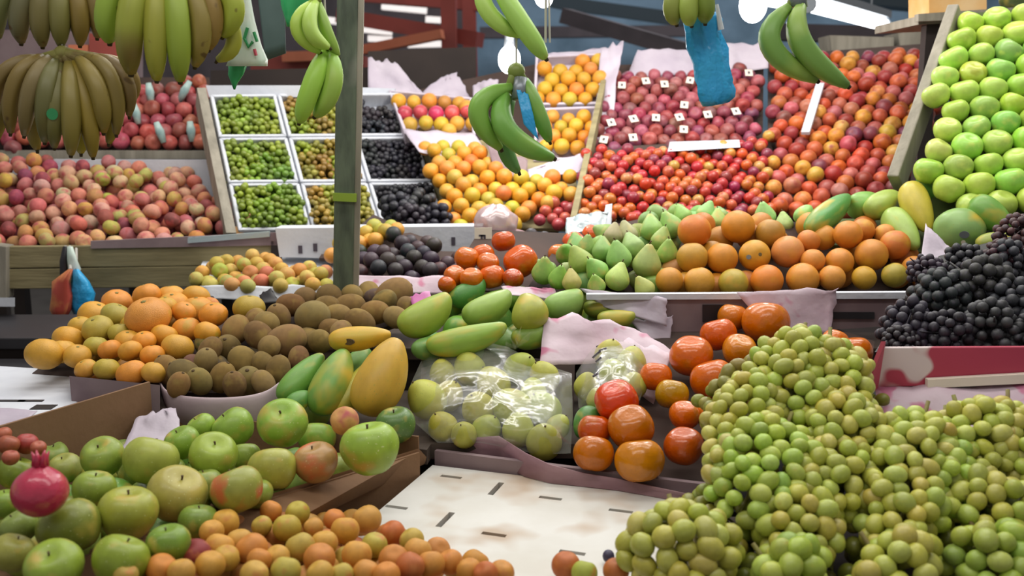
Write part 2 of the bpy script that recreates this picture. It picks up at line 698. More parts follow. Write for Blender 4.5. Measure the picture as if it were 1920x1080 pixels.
def hand(name, mesh, items, plane, label, cat, group, kids=(), upright=True, k=.96, sc=None, iters=80, rotf=None, grow=1.0):
    """fruits read one by one off the photo: (u, v, width in px, colour, colour word, lift).
    The plane through the pile's top layer gives the distance; overlapping neighbours move apart along their lines of sight."""
    its = []
    for it in items:
        u, v, d = it[0], it[1], it[2]*grow
        lift = it[5] if len(it) > 5 else 0
        P = plane.hit(u, v, lift)
        dr = ray(u, v)
        t = (P-EYE).length/dr.length
        its.append([u, v, d, t, dr, it[3], it[4]])
    def pos(i):
        return EYE+its[i][4]*its[i][3]
    def rad(i):
        return its[i][2]/2*its[i][3]/F
    for _ in range(iters):
        moved = False
        for i in range(len(its)):
            for j in range(i):
                A, B = pos(i), pos(j)
                need = (rad(i)+rad(j))*k
                dd = (A-B).length
                if dd < need-1e-4:
                    far, near = (i, j) if its[i][3] > its[j][3] else (j, i)
                    s = (need-dd)*.35/1.0
                    its[far][3] += s
                    its[near][3] -= s*.6
                    moved = True
        if not moved:
            break
    order = sorted(range(len(its)), key=lambda i: -its[i][1])
    rows, cur = [], []
    step = sum(i[2] for i in its)/len(its)*.55
    for i in order:
        if cur and its[cur[0]][1]-its[i][1] > step:
            rows.append(cur)
            cur = []
        cur.append(i)
    rows.append(cur)
    out = []
    for ri, row in enumerate(rows):
        row.sort(key=lambda i: its[i][0])
        for ci, i in enumerate(row):
            rw = 'front row' if ri == 0 else ('back row' if ri == len(rows)-1 and ri else ORD[ri+1]+' row')
            lab = label.format(c=its[i][6])+', '+rw+(', ' + ORD[min(ci+1, 16)]+' from left' if len(row) > 1 else '')
            PLACED.append((pos(i), rad(i)))
            o = fruit(name, mesh if not isinstance(mesh, dict) else mesh.get(its[i][6], mesh['']), pos(i), rad(i), lab, cat, group, jitter(its[i][5], 6),
                      rotf(its[i]) if rotf else rnd_rot(upright), kids, sc)
            out.append(o)
    return out


def fill(name, mesh, poly, plane, D, pal, label, cat, group, jit=.25, k=.98, drop=0., kids=(), upright=False, since=None, sc=None, rows=None, keep=1.0, noff=.15, lim=9999, avoid=.88, inside=None):
    """hex-packed layer of fruit over a plane, inside an outline of the photo"""
    ps = [plane.hit(u, v, drop) for u, v in poly]
    xs = [(p-plane.o).dot(plane.x) for p in ps]
    ys = [(p-plane.o).dot(plane.y) for p in ps]
    s = D*k
    spots = []
    y = min(ys)
    row = 0
    made = []
    while y <= max(ys):
        x = min(xs)+(s/2 if row % 2 else 0)
        while x <= max(xs):
            q = plane.o+plane.n*drop+plane.x*(x+random.uniform(-jit, jit)*D*.5)+plane.y*(y+random.uniform(-jit, jit)*D*.5)+plane.n*random.uniform(-noff, noff)*D
            x += s
            u, v, dep = px(q)
            if not inpoly(u, v, poly) or random.random() > keep:
                continue
            r = D/2*random.uniform(.92, 1.05)
            if inside and not inside(q, r):
                continue
            if since is not None and not clear_of(q, r, avoid, since):
                continue
            spots.append((q, r))
        y += s*.866
        row += 1
    if not spots:
        return made
    P = np.array([tuple(q) for q, r in spots])
    rr = np.array([r for q, r in spots])
    need = (rr[:, None]+rr[None, :])*1.0
    np.fill_diagonal(need, 0)
    for _ in range(30):                       # neighbours push apart until they only touch
        D_ = P[:, None, :]-P[None, :, :]
        L_ = np.sqrt((D_**2).sum(2))+1e-9
        pen = np.clip(need-L_, 0, None)
        if pen.max() < 2e-4:
            break
        P += (D_/L_[:, :, None]*pen[:, :, None]*.28).sum(1)
    for q, r in zip(P, rr):
        c = pick(pal)
        q = Vector(q)
        PLACED.append((q, r))
        made.append(fruit(name, mesh, q, float(r), label.format(c=c[2]), cat, group, jitter(c[0]), Euler((random.uniform(.2, .6), random.uniform(-rows, rows), random.uniform(0, 6))) if rows else rnd_rot(upright), kids, sc))
    return made


def long_fruit(name, mesh, A, B, w, label, cat, group, color, thick=1.0, flip=False):
    """mango / papaya: its two ends (u, v, Y) and its width in px"""
    a, b = at(*A), at(*B)
    c = (a+b)/2
    x = (b-a)
    L = x.length/2
    x.normalize()
    view = (EYE-c).normalized()
    y = view.cross(x).normalized()
    z = x.cross(y)
    r = w/2*px(c)[2]/F
    o = link(name, mesh)
    if flip:
        y, z = -y, -z
    o.matrix_world = Matrix.Translation(c) @ Matrix(((x.x, z.x, -y.x), (x.y, z.y, -y.y), (x.z, z.z, -y.z))).to_4x4() @ Matrix.Diagonal((L, r*thick, r, 1))
    o.color = hexc(color)
    PLACED.append((c, r))
    PLACED.append((c+x*L*.5, r*.9))
    PLACED.append((c-x*L*.5, r*.9))
    return tag(o, label, cat, group)


def slab(name, pts, n, thick, mat, label=None, cat=None, legs=False, parent=None, part='board', feet=None):
    """a board under an outline, with legs to the floor when it needs them"""
    pts = [Vector(p) for p in pts]
    n = Vector(n)
    m = MB()
    k = len(pts)
    m.v = [p for p in pts]+[p-n*thick for p in pts]
    m.f = [tuple(range(k)), tuple(reversed(range(k, 2*k)))]+[(i, i+k, (i+1) % k+k, (i+1) % k) for i in range(k)]
    if not legs:
        o = m.build(name, M[mat], parent)
        return tag(o, label, cat)
    c = sum(pts, Vector())/k
    e = empty(name, (c.x, c.y, 0), label, cat)
    m.v = [p-Vector((c.x, c.y, 0)) for p in m.v]
    m.build(part, M[mat], e)
    if feet:
        fs = [Vector((x, y, c.z-((x-c.x)*n.x+(y-c.y)*n.y)/n.z)) for x, y in feet]
    else:
        fs = [p+(c-p)*.12 for p in sorted(pts, key=lambda p: -p.z)[:2]]
    for p in fs:
        q = p-Vector((c.x, c.y, 0))
        MB().box((q.x-.02, q.y-.02, 0), (q.x+.02, q.y+.02, q.z-thick-.02 if q.z > .1 else .1)).build('leg', M['darkwood'], e)
    return e


def sheet(name, P, mat, nu=14, nv=10, amp=.012, fr=9, label=None, cat=None, parent=None, thick=.0015, seed=0, curl=0):
    """a crumpled sheet between four corners (world points: top left, top right, bottom right, bottom left)"""
    A, B, C_, D_ = [Vector(p) for p in P]
    n = (B-A).cross(D_-A).normalized()
    rows = []
    for i in range(nv+1):
        t = i/nv
        r = []
        for j in range(nu+1):
            s = j/nu
            p = (A*(1-s)+B*s)*(1-t)+(D_*(1-s)+C_*s)*t
            d = noise.noise(p*fr+Vector((seed*3.1, 0, 0)))*amp + noise.noise(p*fr*2.7+Vector((0, seed, 0)))*amp*.45
            edge = noise.noise(Vector((s*5+seed, t*5, seed)))*amp*1.3
            r.append(p+n*(d+curl*math.sin(PI*s))+(D_-A).normalized()*edge*(1-t))
        rows.append(r)
    m = MB().grid(rows)
    o = m.build(name, M[mat], parent, smooth=True, solid=thick)
    return tag(o, label, cat)


def bez(a, b, c, n=12):
    a, b, c = Vector(a), Vector(b), Vector(c)
    b2 = b*2-(a+c)/2
    return [a*(1-t)**2+b2*2*t*(1-t)+c*t*t for t in [i/(n-1) for i in range(n)]]
# =================================================================== the hall
def struct(o):
    o['kind'] = 'structure'
    return o


struct(MB().box((-7, -.5, -.05), (7, 12, 0)).build('floor', M['floor']))
struct(MB().box((-7, 10, 0), (-.4, 10.1, 5)).build('wall_back', M['hall']))
struct(MB().box((-.4, 10, 0), (7, 10.1, 5)).build('wall_back_blue', M['bluewall']))
# red steel roof frame seen far behind the stall
struct(MB().beam(at(840, -60, 7.0), at(845, 200, 7.0), .17, .1).build('roof_column', M['redbeam']))
struct(MB().beam(at(878, -60, 7.6), at(884, 200, 7.6), .10, .1).build('roof_column', M['redbeam']))
struct(MB().beam(at(640, 30, 7.4), at(900, 75, 7.1), .17, .1).build('roof_beam', M['redbeam']))
struct(MB().beam(at(640, -12, 7.8), at(900, 8, 7.6), .12, .1).build('roof_beam', M['redbeam']))
struct(MB().beam(at(480, 118, 6.6), at(690, 122, 6.6), .28, .1).build('roof_beam_low', M['redbeam']))
struct(MB().beam(at(660, 98, 6.9), at(830, 64, 6.8), .10, .06).build('roof_beam_orange', M['orangebeam']))
struct(MB().beam(at(535, 108, 6.4), at(640, 104, 6.4), .2, .06).build('roof_beam_orange', M['orangebeam']))
for k, (a, b, h) in enumerate([((716, 12), (800, 20), .07), ((765, 84), (850, 82), .05), ((680, 55), (735, 60), .06), ((690, 72), (735, 74), .03), ((590, 35), (630, 40), .12), ((798, 36), (830, 38), .03)]):
    struct(MB().beam(at(*a, 8.6), at(*b, 8.6), h, .05).build('window_%d' % (k+1), M['lightgap']))
struct(MB().beam(at(1040, 4, 8.5), at(1300, 40, 8.0), .16, .1).build('roof_beam_blue', M['dark_metal']))
struct(MB().beam(at(1060, 30, 7.0), at(1330, 108, 6.4), .12, .1).build('roof_beam_dark', M['hall']))
struct(MB().beam(at(900, 62, 9.6), at(1320, 58, 9.6), .14, .1).build('roof_beam_purple', M['hall']))
struct(MB().beam(at(1440, 60, 6.5), at(1760, 70, 6.2), .18, .1).build('roof_beam_dark', M['hall']))
struct(MB().beam(at(1560, -8, 7.5), at(1800, 14, 7.5), .22, .1).build('roof_beam_blue', M['dark_metal']))


def strip_lamp(A, B, r, label):
    e = empty('strip_lamp', A, label, 'lamp')
    A, B = Vector(A), Vector(B)
    d = B-A
    MB().tube([(0, 0, 0), d], r, 12).build('tube', M['tube'], e, smooth=True)
    up = Vector((0, 0, r*1.7))
    MB().beam(up-d*.02, up+d*1.02, r*2.2, r*1.2).build('housing', M['metal'], e)
    for t in (-.012, 1.0):
        MB().tube([d*t, d*(t+.012)], r*1.25, 12).build('end_cap', M['metal'], e)
    for t in (.2, .8):
        MB().tube([up+d*t, up+d*t+Vector((0, 0, 1.2))], .006, 6).build('hanger', M['metal'], e)
    return e


strip_lamp(at(1515, 8, 4.6), at(1656, 46, 5.6), .032, 'long white strip lamp hanging behind the nectarine wall')
strip_lamp(at(1395, -8, 4.9), at(1478, 6, 5.0), .03, 'short white strip lamp above the second hanging bulb')


def bulb(u, v, Y, r, label, power):
    P = at(u, v, Y)
    e = empty('hanging_bulb', P, label, 'lamp', 'bare bulbs hanging over the stall')
    lathe(lambda p, a: V(r*math.sin(p)*math.cos(a), r*math.sin(p)*math.sin(a), r*(1.25*math.cos(p))), 20, 14).build('glass', M['lamp'], e, smooth=True)
    MB().tube([(0, 0, r*1.15), (0, 0, r*2.1)], [r*.5, r*.42], 12).build('socket', M['metal'], e, smooth=True)
    MB().tube([(0, 0, r*2), (0, 0, 2.7-P.z)], .004, 6).build('cord', M['string'], e)
    d = bpy.data.lights.new('bulb_light', 'POINT')
    d.energy = power
    d.shadow_soft_size = r
    d.color = (1, .97, .93)
    o = bpy.data.objects.new('bulb_light', d)
    COL.objects.link(o)
    o.location = P-Vector((0, .12, .02))


bulb(955, 112, 3.3, .036, 'glowing bare bulb hanging in front of the upper orange trays', 5)
bulb(1412, 10, 3.3, .044, 'glowing bare bulb hanging right of the blue plastic sleeve', 6)
bulb(1020, -8, 3.3, .03, 'glowing bare bulb hanging above the top orange tray, mostly cut off', 3)

# =================================================================== counters
def block(name, lo, hi, mat, label, cat):
    e = empty(name, ((lo[0]+hi[0])/2, lo[1], 0), label, cat)
    o = Vector(e.location)
    lo, hi = Vector(lo)-o, Vector(hi)-o
    MB().box((lo.x, lo.y, hi.z-.03), hi).build('top', M[mat], e, bevel=.003)
    MB().box((lo.x+.02, lo.y+.03, 0), (hi.x-.02, hi.y-.005, hi.z-.03)).build('body', M['darkwood'], e)
    return e


block('front_counter', (-1.5, .75, 0), (1.6, 1.86, .88), 'counter', 'low dark front counter under the white slotted tray', 'counter')
slab('middle_counter', [(x, y, .955) for x, y in ((-1.5, 1.84), (-.85, 1.84), (-.76, 2.03), (-.70, 2.03), (-.165, 1.85), (-.16, 1.885), (.13, 1.885), (.22, 2.27), (-1.5, 2.27))], (0, 0, 1), .03, 'counter', 'dark middle step under the kiwis and mangoes', 'counter', legs=True, part='top', feet=[(-1.4, 1.95), (.1, 1.95), (-1.4, 2.2), (.15, 2.2)])
block('upper_counter', (-.33, 2.3, 0), (.98, 2.7, 1.05), 'counter', 'dark upper step under the oranges and pears', 'counter')
block('back_counter', (-.62, 2.87, 0), (.6, 3.3, 1.03), 'counter', 'dark back step behind the post under the dark plums', 'counter')

# =================================================================== white slotted tray
P0, P1 = onz(811, 872, .92), onz(1307, 931, .92)
e1 = (P1-P0)
e1.z = 0
Lw = e1.length
e1.normalize()
e2 = Vector((e1.y, -e1.x, 0))
if e2.y > 0:
    e2 = -e2
T = Matrix(((e1.x, e2.x, 0, P0.x), (e1.y, e2.y, 0, P0.y), (0, 0, 1, 0), (0, 0, 0, 1)))
tr = empty('slotted_tray', (P0.x, P0.y, .88), 'white slotted plastic tray turned upside down beside the persimmons', 'tray')
Ti = Matrix.Translation((-P0.x, -P0.y, -.88)) @ T
plate = MB().box((0, 0, .908), (Lw, .5, .92), Ti).build('top_plate', M['tray'], tr)
cut = MB()
for (u, v) in ((846, 894), (980, 884), (743, 951), (1032, 934), (926, 1002), (1164, 958), (1073, 1036), (1180, 1040), (860, 1050)):
    q = T.inverted() @ onz(u, v, .92)
    cut.box((q.x-.021, q.y-.0055, .89), (q.x+.021, q.y+.0055, .94), Ti)
for (u, v) in ((930, 916), (835, 974), (1105, 985), (1010, 1045), (1245, 965)):
    q = T.inverted() @ onz(u, v, .92)
    if u < 1000:
        cut.box((q.x-.0055, q.y-.032, .89), (q.x+.0055, q.y+.032, .94), Ti)
cutter = cut.build('cutter', M['tray'], tr)
bm_ = plate.modifiers.new('slots', 'BOOLEAN')
bm_.object = cutter
bm_.operation = 'DIFFERENCE'
bm_.solver = 'EXACT'
bpy.context.view_layer.update()
me_ = bpy.data.meshes.new_from_object(plate.evaluated_get(bpy.context.evaluated_depsgraph_get()))
plate.modifiers.clear()
plate.data = me_
bpy.data.objects.remove(cutter)
for (a, b) in (((0, 0), (Lw, .012)), ((0, .488), (Lw, .5)), ((0, .012), (.012, .488)), ((Lw-.012, .012), (Lw, .488))):
    MB().box((a[0], a[1], .885), (b[0], b[1], .908), Ti).build('side_wall', M['tray'], tr)
MB().box((.02, .02, .8812), (Lw-.02, .48, .883), Ti).build('shade_sheet', M['black'], tr)  # black sheet added as the shade seen through the slots

# =================================================================== cardboard apple box
bx = empty('cardboard_box', (-.5, 1.6, .88), 'brown cardboard box full of large green apples', 'box')


def in_quad(pts, extra=0.0):
    def f(q, r):
        n = len(pts)
        c = sum((Vector((p[0], p[1], 0)) for p in pts), Vector())/n
        for i in range(n):
            a, b = pts[i], pts[(i+1) % n]
            d = Vector((b[0]-a[0], b[1]-a[1], 0)).normalized()
            m_ = Vector((-d.y, d.x, 0))
            if (c-Vector((a[0], a[1], 0))).dot(m_) < 0:
                m_ = -m_
            if (Vector((q.x-a[0], q.y-a[1], 0))).dot(m_) < r+extra:
                return False
        return True
    return f


def wall2(A, B, z0, z1, t, name, parent, mat, O, lean=0.0, ext=0.0):
    """an upright panel over a plan line"""
    A, B = Vector(A), Vector(B)
    A.z = B.z = 0
    d = (B-A).normalized()
    B = B+d*ext
    n = Vector((-d.y, d.x, 0))
    O = Vector(O)
    q = []
    for z, l in ((z0, 0), (z1, lean)):
        Z = Vector((0, 0, z))
        q += [A+n*l+Z-O, B+n*l+Z-O, B+n*(l+t)+Z-O, A+n*(l+t)+Z-O]
    return MB().hexa(q).build(name, M[mat], parent)


BO = (-.5, 1.6, .88)
Rt, Rb = onz(783, 847, .965), onz(499, 935, .965)
Lt, Lb = onz(300, 716, 1.06)-Vector((.02, 0, 0)), onz(0, 806, 1.06)-Vector((.02, 0, 0))
wall2(Rt, Rb, .88, .965, .006, 'side_panel', bx, 'cardboard', BO, ext=.35)
wall2(Lt, Lb, .88, 1.06, -.006, 'side_panel', bx, 'cardboard', BO, ext=.3)
wall2(Lt+Vector((0, .035, 0)), Rt+Vector((0, .035, 0)), .88, .985, -.006, 'back_panel', bx, 'cardboard', BO)
f0, f1 = onz(802, 867, .926), onz(586, 974, .926)
ex = (f1-f0)*.9
wall_ = MB()
t_ = Vector((.002, .001, .006))
O_ = Vector(BO)
wall_.hexa([Rt-O_, Rb+(Rb-Rt)*.9-O_, f1+ex-O_, f0-O_, Rt+t_-O_, Rb+(Rb-Rt)*.9+t_-O_, f1+ex+t_-O_, f0+t_-O_])
wall_.build('side_flap', M['cardboard'], bx)
fl = MB()
fl.v = [Vector((p.x, p.y, z))-O_ for z in (.8815, .888) for p in (Lt, Rt, Rb+(Rb-Rt)*.9, Lb+(Lb-Lt)*.6)]
fl.f = [(0, 1, 2, 3), (7, 6, 5, 4), (0, 4, 5, 1), (1, 5, 6, 2), (2, 6, 7, 3), (3, 7, 4, 0)]
fl.build('floor_panel', M['cardboard'], bx)

mark = len(PLACED)
APL = ZPlane(1.01)
B_ = '92ad48'
apples = [(130, 990, 111, '7f9f3a', 'plain'), (240, 962, 105, '98b440', 'plain'), (332, 927, 106, 'a4b44c', 'scarred'), (445, 918, 94, B_, 'red-blushed', .0),
          (511, 880, 88, 'a0ba48', 'plain'), (592, 867, 80, 'a89050', 'red-blushed'), (694, 840, 106, '8cba3e', 'plain', .025), (283, 864, 98, 'a6b850', 'pale'),
          (400, 854, 86, '98bc48', 'plain'), (438, 802, 76, '94c046', 'bright'), (530, 794, 90, '90c23e', 'bright', .03), (594, 823, 68, '8cb848', 'plain', -.035),
          (342, 830, 64, '8abc46', 'plain'), (378, 801, 52, '90c44e', 'bright'), (193, 857, 76, '8eb048', 'pale'), (95, 855, 60, '8cae50', 'pale', -.035),
          (122, 878, 58, 'a4b060', 'pale', -.035), (30, 886, 66, '7ea23a', 'plain'), (177, 918, 76, '86aa36', 'plain'), (10, 945, 60, '84a840', 'plain'),
          (36, 988, 66, '8cac4a', 'plain'), (24, 1036, 74, 'a2b450', 'pale'), (102, 1064, 102, '90b444', 'plain'), (226, 1050, 100, '8cb438', 'plain'),
          (316, 1020, 78, '78a23a', 'plain'), (385, 908, 62, '84ac48', 'plain', -.035), (460, 855, 54, '98ba4c', 'pale', -.035), (372, 978, 70, '7ea03c', 'plain', -.035),
          (742, 797, 72, '5c8a3c', 'dark'), (320, 880, 50, '88ac46', 'plain', -.035), (480, 925, 60, '86ac40', 'plain', -.035), (590, 775, 60, '8ab848', 'plain', -.035)]


def duller(h):
    return '%02x%02x%02x' % (int(h[0:2], 16), int(h[2:4], 16)-16, int(h[4:6], 16)-6)


apples = [(*q[:3], duller(q[3]), *q[4:]) for q in apples]
hand('green_apple', {'': ME['apple'], 'red-blushed': ME['blush']}, apples, APL, '{c} green apple in the cardboard box', 'apple', 'green apples in the cardboard box', [('stem', 'apple_stem')])
fruit('peach', ME['peach'], onz(646, 789, 1.06), .026, 'small orange-blushed peach lying among green apples below the mangoes', 'peach', None, 'cf9a58')
PLACED.append((onz(646, 789, 1.06), .026))
pom = onz(75, 922, 1.085)
fruit('pomegranate', ME['pom'], pom, .037, 'deep pink pomegranate with a crown lying on the green apples', 'pomegranate', None, 'b8324e', Euler((-.1, .08, .4)), [('crown', 'pom_crown')])
PLACED.append((pom, .037))
fill('green_apple', ME['apple'], [(-40, 900), (300, 840), (560, 775), (740, 800), (770, 850), (480, 950), (330, 1010), (300, 1100), (-40, 1100)], ZPlane(.935), .078,
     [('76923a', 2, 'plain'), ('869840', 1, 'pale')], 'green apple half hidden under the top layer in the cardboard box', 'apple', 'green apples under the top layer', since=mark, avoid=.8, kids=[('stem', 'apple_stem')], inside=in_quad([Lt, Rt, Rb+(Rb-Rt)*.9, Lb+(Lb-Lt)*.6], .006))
hand('small_red_apple', ME['redapple'], [(16, 834, 38, 'a8503a', 'red'), (50, 832, 40, '9c3c30', 'dark red'), (6, 815, 30, 'b4604a', 'orange-red'), (72, 840, 28, 'b05a42', 'orange-red'), (20, 858, 30, 'b06044', 'pale red')], ZPlane(1.055),
     '{c} small apple in the corner beside the green apples', 'apple', 'small red apples in the corner')
sheet('plastic_liner', [at(262, 772, 1.93), at(330, 768, 1.93), at(345, 838, 1.80), at(225, 838, 1.80)], 'liner', amp=.02, label='crumpled pale plastic liner behind the green apples', cat='liner', seed=3)

# =================================================================== apricots
mark = len(PLACED)
C1, C2, C3, C4, C5 = 'cc9a3e', 'c88434', 'b49e3c', 'b8662e', '8a3034'
ap = []
for s, cw in (("422,980,53 397,997,45 588,988,36 647,994,52 688,974,54 669,1040,55 449,1016,50 411,1027,55 424,1047,50 394,1060,55 477,1077,52 608,1019,50 600,1076,50 783,1034,52 340,1072,50 520,1045,46", 'golden'),
              ("508,958,40 472,1030,60 486,1050,45 599,1047,58 627,974,40 738,1049,55 808,1058,52 844,1054,48 880,1070,48 303,1066,56 940,1074,48 686,1074,50 725,1078,50", 'orange'),
              ("558,962,45 491,986,38 538,990,52 702,1022,48 563,1026,55 536,1070,55 772,1013,46 236,1078,45 640,1078,46", 'greenish yellow'),
              ("736,999,46 769,1062,54 910,1076,46", 'reddish'), ("366,1040,58", 'dark red')):
    for q in s.split():
        u, v, d = map(float, q.split(','))
        ap.append((u, v, d, {'golden': C1, 'orange': C2, 'greenish yellow': C3, 'reddish': C4, 'dark red': C5}[cw], cw))
hand('apricot', ME['apricot'], ap, Plane((400, 1000, 1.40), (760, 1000, 1.46), (600, 1080, 1.265)), '{c} apricot in the front heap', 'apricot', 'apricots heaped before the white tray', k=.9, grow=1.04)
hand('apricot', ME['apricot'], [(1061, 1060, 55, C4, 'orange-red'), (1096, 1074, 50, 'a8a444', 'greenish'), (1155, 1070, 50, C4, 'red-orange')], ZPlane(.945), '{c} apricot at the front edge of the white tray', 'apricot', 'apricots at the tray edge')
fill('apricot', ME['apricot'], [(250, 1080), (380, 990), (520, 960), (700, 985), (860, 1050), (960, 1070), (1000, 1130), (250, 1130)], Plane((400, 1000, 1.40), (760, 1000, 1.46), (600, 1080, 1.265)), .044,
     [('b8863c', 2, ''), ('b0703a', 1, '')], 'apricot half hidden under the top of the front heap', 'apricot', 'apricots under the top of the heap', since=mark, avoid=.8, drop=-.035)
fruit('black_grape', ME['blackberry'], onz(1141, 1043, .932), .0095, 'single loose black grape lying on the white slotted tray', 'grape', None, '3a3450')
apl = Plane((400, 1000, 1.40), (760, 1000, 1.46), (600, 1080, 1.265))

# =================================================================== persimmons at the front
mark = len(PLACED)
PPL = Plane((1100, 858, 1.755), (1300, 850, 1.765), (1400, 603, 2.2))
pe = [(1156, 752, 84, 'd2381e', 'red', .05), (1183, 801, 88, 'c66e20', 'orange', .02), (1115, 806, 66, 'c05222', 'red-orange'), (1113, 850, 76, 'c66c22', 'orange'), (1199, 863, 92, 'c87420', 'bright orange'),
      (1282, 836, 76, 'c85a26', 'brownish orange'), (1283, 778, 58, 'd46a22', 'orange'), (1330, 775, 58, 'cc7432', 'pale orange'), (1260, 739, 64, 'b88024', 'olive-orange'), (1336, 711, 84, 'c66422', 'red-orange'),
      (1230, 706, 62, 'd05e1e', 'orange'), (1296, 667, 82, 'c8601f', 'red-orange'), (1347, 627, 68, 'cc5222', 'red'), (1387, 657, 66, 'c07a2a', 'olive-orange'), (1374, 594, 56, 'c66a20', 'orange'), (1436, 604, 88, 'c4621c', 'deep orange'),
      (1602, 660, 66, 'c05a20', 'red-orange'), (1566, 640, 50, 'd27038', 'pale orange'), (1606, 716, 56, 'c05a1c', 'brownish orange'), (1395, 745, 70, 'c65a20', 'orange')]
pe = [(*q[:3], richer(q[3]), *q[4:]) for q in pe]
hand('persimmon', ME['persimmon'], pe, PPL, '{c} glossy persimmon before the grapes', 'persimmon', 'persimmons beside the green grapes', rotf=lambda i: Euler((random.uniform(.1, .5), random.uniform(-.3, .3), random.uniform(0, 6))))
slab('fruit_crate', [PPL.hit(*p, -.062) for p in ((1090, 900), (1330, 925), (1620, 760), (1640, 640), (1400, 560), (1180, 640))], PPL.n, .012, 'bed', 'tilted crate bottom coloured dark for shade under the front persimmons', 'crate')  # dark board colour imitates the shade between the persimmons
fruit('green_mango', ME['mango'], at(1101, 792, 1.9), .03, 'small dark green mango tucked behind the red persimmon', 'mango', None, '4a8238', sc=(1.2, 1, 1))
# mauve paper edge of the persimmon crate
m = MB()
rows = [[], [], []]
for (u, v, h) in ((800, 852, 8), (835, 838, 26), (880, 822, 44), (935, 818, 52), (985, 850, 44), (1030, 872, 34), (1090, 888, 24), (1160, 900, 20), (1240, 918, 16), (1316, 934, 14)):
    q = onz(u, v+h, .921)
    for r, (k, o) in enumerate(((0, .0), (.5, .006), (1, -.004))):
        w = onz(u, v+h*(1-k), .921+.0)
        rows[r].append(Vector((q.x, q.y+.012*k+o, .921+(h*k)/F*q.y*1.05)))
m.grid(rows)
tag(m.build('paper_edge', M['mauve'], smooth=True, solid=.002), 'crumpled mauve paper edge behind the white slotted tray', 'paper')
wall2(onz(815, 868, .92), onz(1325, 934, .92), .88, .945, .012, 'crate_edge', None, 'carddark', (0, 0, 0)).name = 'crate_board'
tag(bpy.data.objects['crate_board'], 'mauve-brown crate board along the back of the white tray', 'board')

# =================================================================== kiwis
mark = len(PLACED)
KPL = Plane((350, 715, 2.02), (520, 715, 2.02), (600, 560, 2.33))
kw = []
for q in "572,561,44 617,556,46 586,594,58 655,576,48 739,551,56 675,604,46 703,586,44 742,595,40 764,578,36 522,596,44 443,618,48 486,630,48 536,640,60 578,638,46 600,640,42 622,617,38 428,655,48 458,680,52 494,682,38 522,694,44 417,708,46 467,717,52 347,703,52 314,694,46 386,678,42 394,656,40 545,572,42 500,606,42 632,592,42 690,552,42 560,672,38 640,622,40 505,650,40 612,575,40 720,566,40 660,555,40 480,600,40 374,715,44 335,722,40 494,718,40 440,722,42".split():
    u, v, d = map(float, q.split(','))
    kw.append((u, v, d, random.choice(['86693a', '8c703e', '785e34', '927746']), 'brown'))
hand('kiwi', ME['kiwi'], kw, KPL, '{c} fuzzy kiwi in the paper-lined basket', 'kiwi', 'kiwis in the basket', [('nub', 'kiwi_nub')], k=.9, grow=1.14, rotf=lambda i: Euler((random.uniform(-.7, .7), random.uniform(-.7, .7), random.uniform(0, 6))) if i[1] > 650 else Euler((random.uniform(0, 6), random.uniform(0, 3), random.uniform(0, 6))))
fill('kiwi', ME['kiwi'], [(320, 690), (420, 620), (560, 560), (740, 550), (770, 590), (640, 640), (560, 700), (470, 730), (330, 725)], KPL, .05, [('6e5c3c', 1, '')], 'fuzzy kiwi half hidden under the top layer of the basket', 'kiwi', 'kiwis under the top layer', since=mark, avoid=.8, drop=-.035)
slab('kiwi_board', [KPL.hit(*p, -.07) for p in ((310, 735), (520, 740), (700, 620), (800, 590), (760, 550), (560, 560), (420, 620))], KPL.n, .012, 'bed', 'shade-coloured board under the heap of kiwis', 'board')
m = MB()
top = [(296, 708, 2.10), (300, 722, 2.03), (312, 735, 1.985), (340, 742, 1.955), (380, 745, 1.94), (430, 745, 1.935), (475, 740, 1.94), (505, 730, 1.955), (523, 714, 1.99)]
rws = [[], [], [], []]
for i, (u, v, Y) in enumerate(top):
    p = at(u, v, Y)
    rws[0].append(p+Vector((0, .012, -.006)))
    rws[1].append(p)
    rws[2].append(Vector((p.x*.985-.006, p.y-.004, (p.z+.957)/2)))
    rws[3].append(Vector((p.x*.96-.012, p.y+.01, .957)))
m.grid(rws)
o = m.build('basket_liner', M['basketpaper'], smooth=True, solid=.003)
o.modifiers.new('s', 'SUBSURF').render_levels = 2
tag(o, 'pale lilac paper liner curving round the front of the kiwis', 'liner')

# =================================================================== left mandarins
mark = len(PLACED)
MPL = Plane((100, 690, 2.12), (330, 690, 2.08), (300, 555, 2.42))
md = []
for s, cw, h in (("275,553,46 219,567,50 320,558,50 325,572,52 308,630,46 350,618,50 389,625,46 286,666,42 206,656,40 370,583,58 270,640,40 400,590,48 247,700,52 345,585,40", 'orange', 'd8922c'),
                 ("178,592,56 367,558,48 128,636,52 83,664,62 145,668,46 118,660,48 333,652,55 161,692,38 290,698,44 244,658,40 240,640,44 310,575,40 150,612,40 250,612,44", 'golden', 'd09a32'),
                 ("217,592,50 183,617,52 200,692,44 180,650,42 467,578,54 225,625,40", 'green-tinged', 'b09a3a'), ("278,594,76", 'big', 'dc9436')):
    for q in s.split():
        u, v, d = map(float, q.split(','))
        md.append((u, v, d, h, cw, .03 if d > 70 else 0))
hand('mandarin', ME['mandarin'], md, MPL, '{c} mandarin in the left heap', 'mandarin', 'mandarins heaped at the left', [('stem_button', 'button')], k=.9, grow=1.12)
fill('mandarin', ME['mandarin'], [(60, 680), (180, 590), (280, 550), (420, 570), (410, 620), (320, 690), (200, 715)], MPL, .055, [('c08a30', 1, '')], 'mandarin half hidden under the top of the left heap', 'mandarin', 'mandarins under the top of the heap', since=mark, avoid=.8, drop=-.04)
slab('mandarin_board', [MPL.hit(*p, -.075) for p in ((60, 700), (320, 720), (430, 600), (400, 555), (260, 545))], MPL.n, .012, 'bed', 'shade-coloured board under the heap of mandarins', 'board')
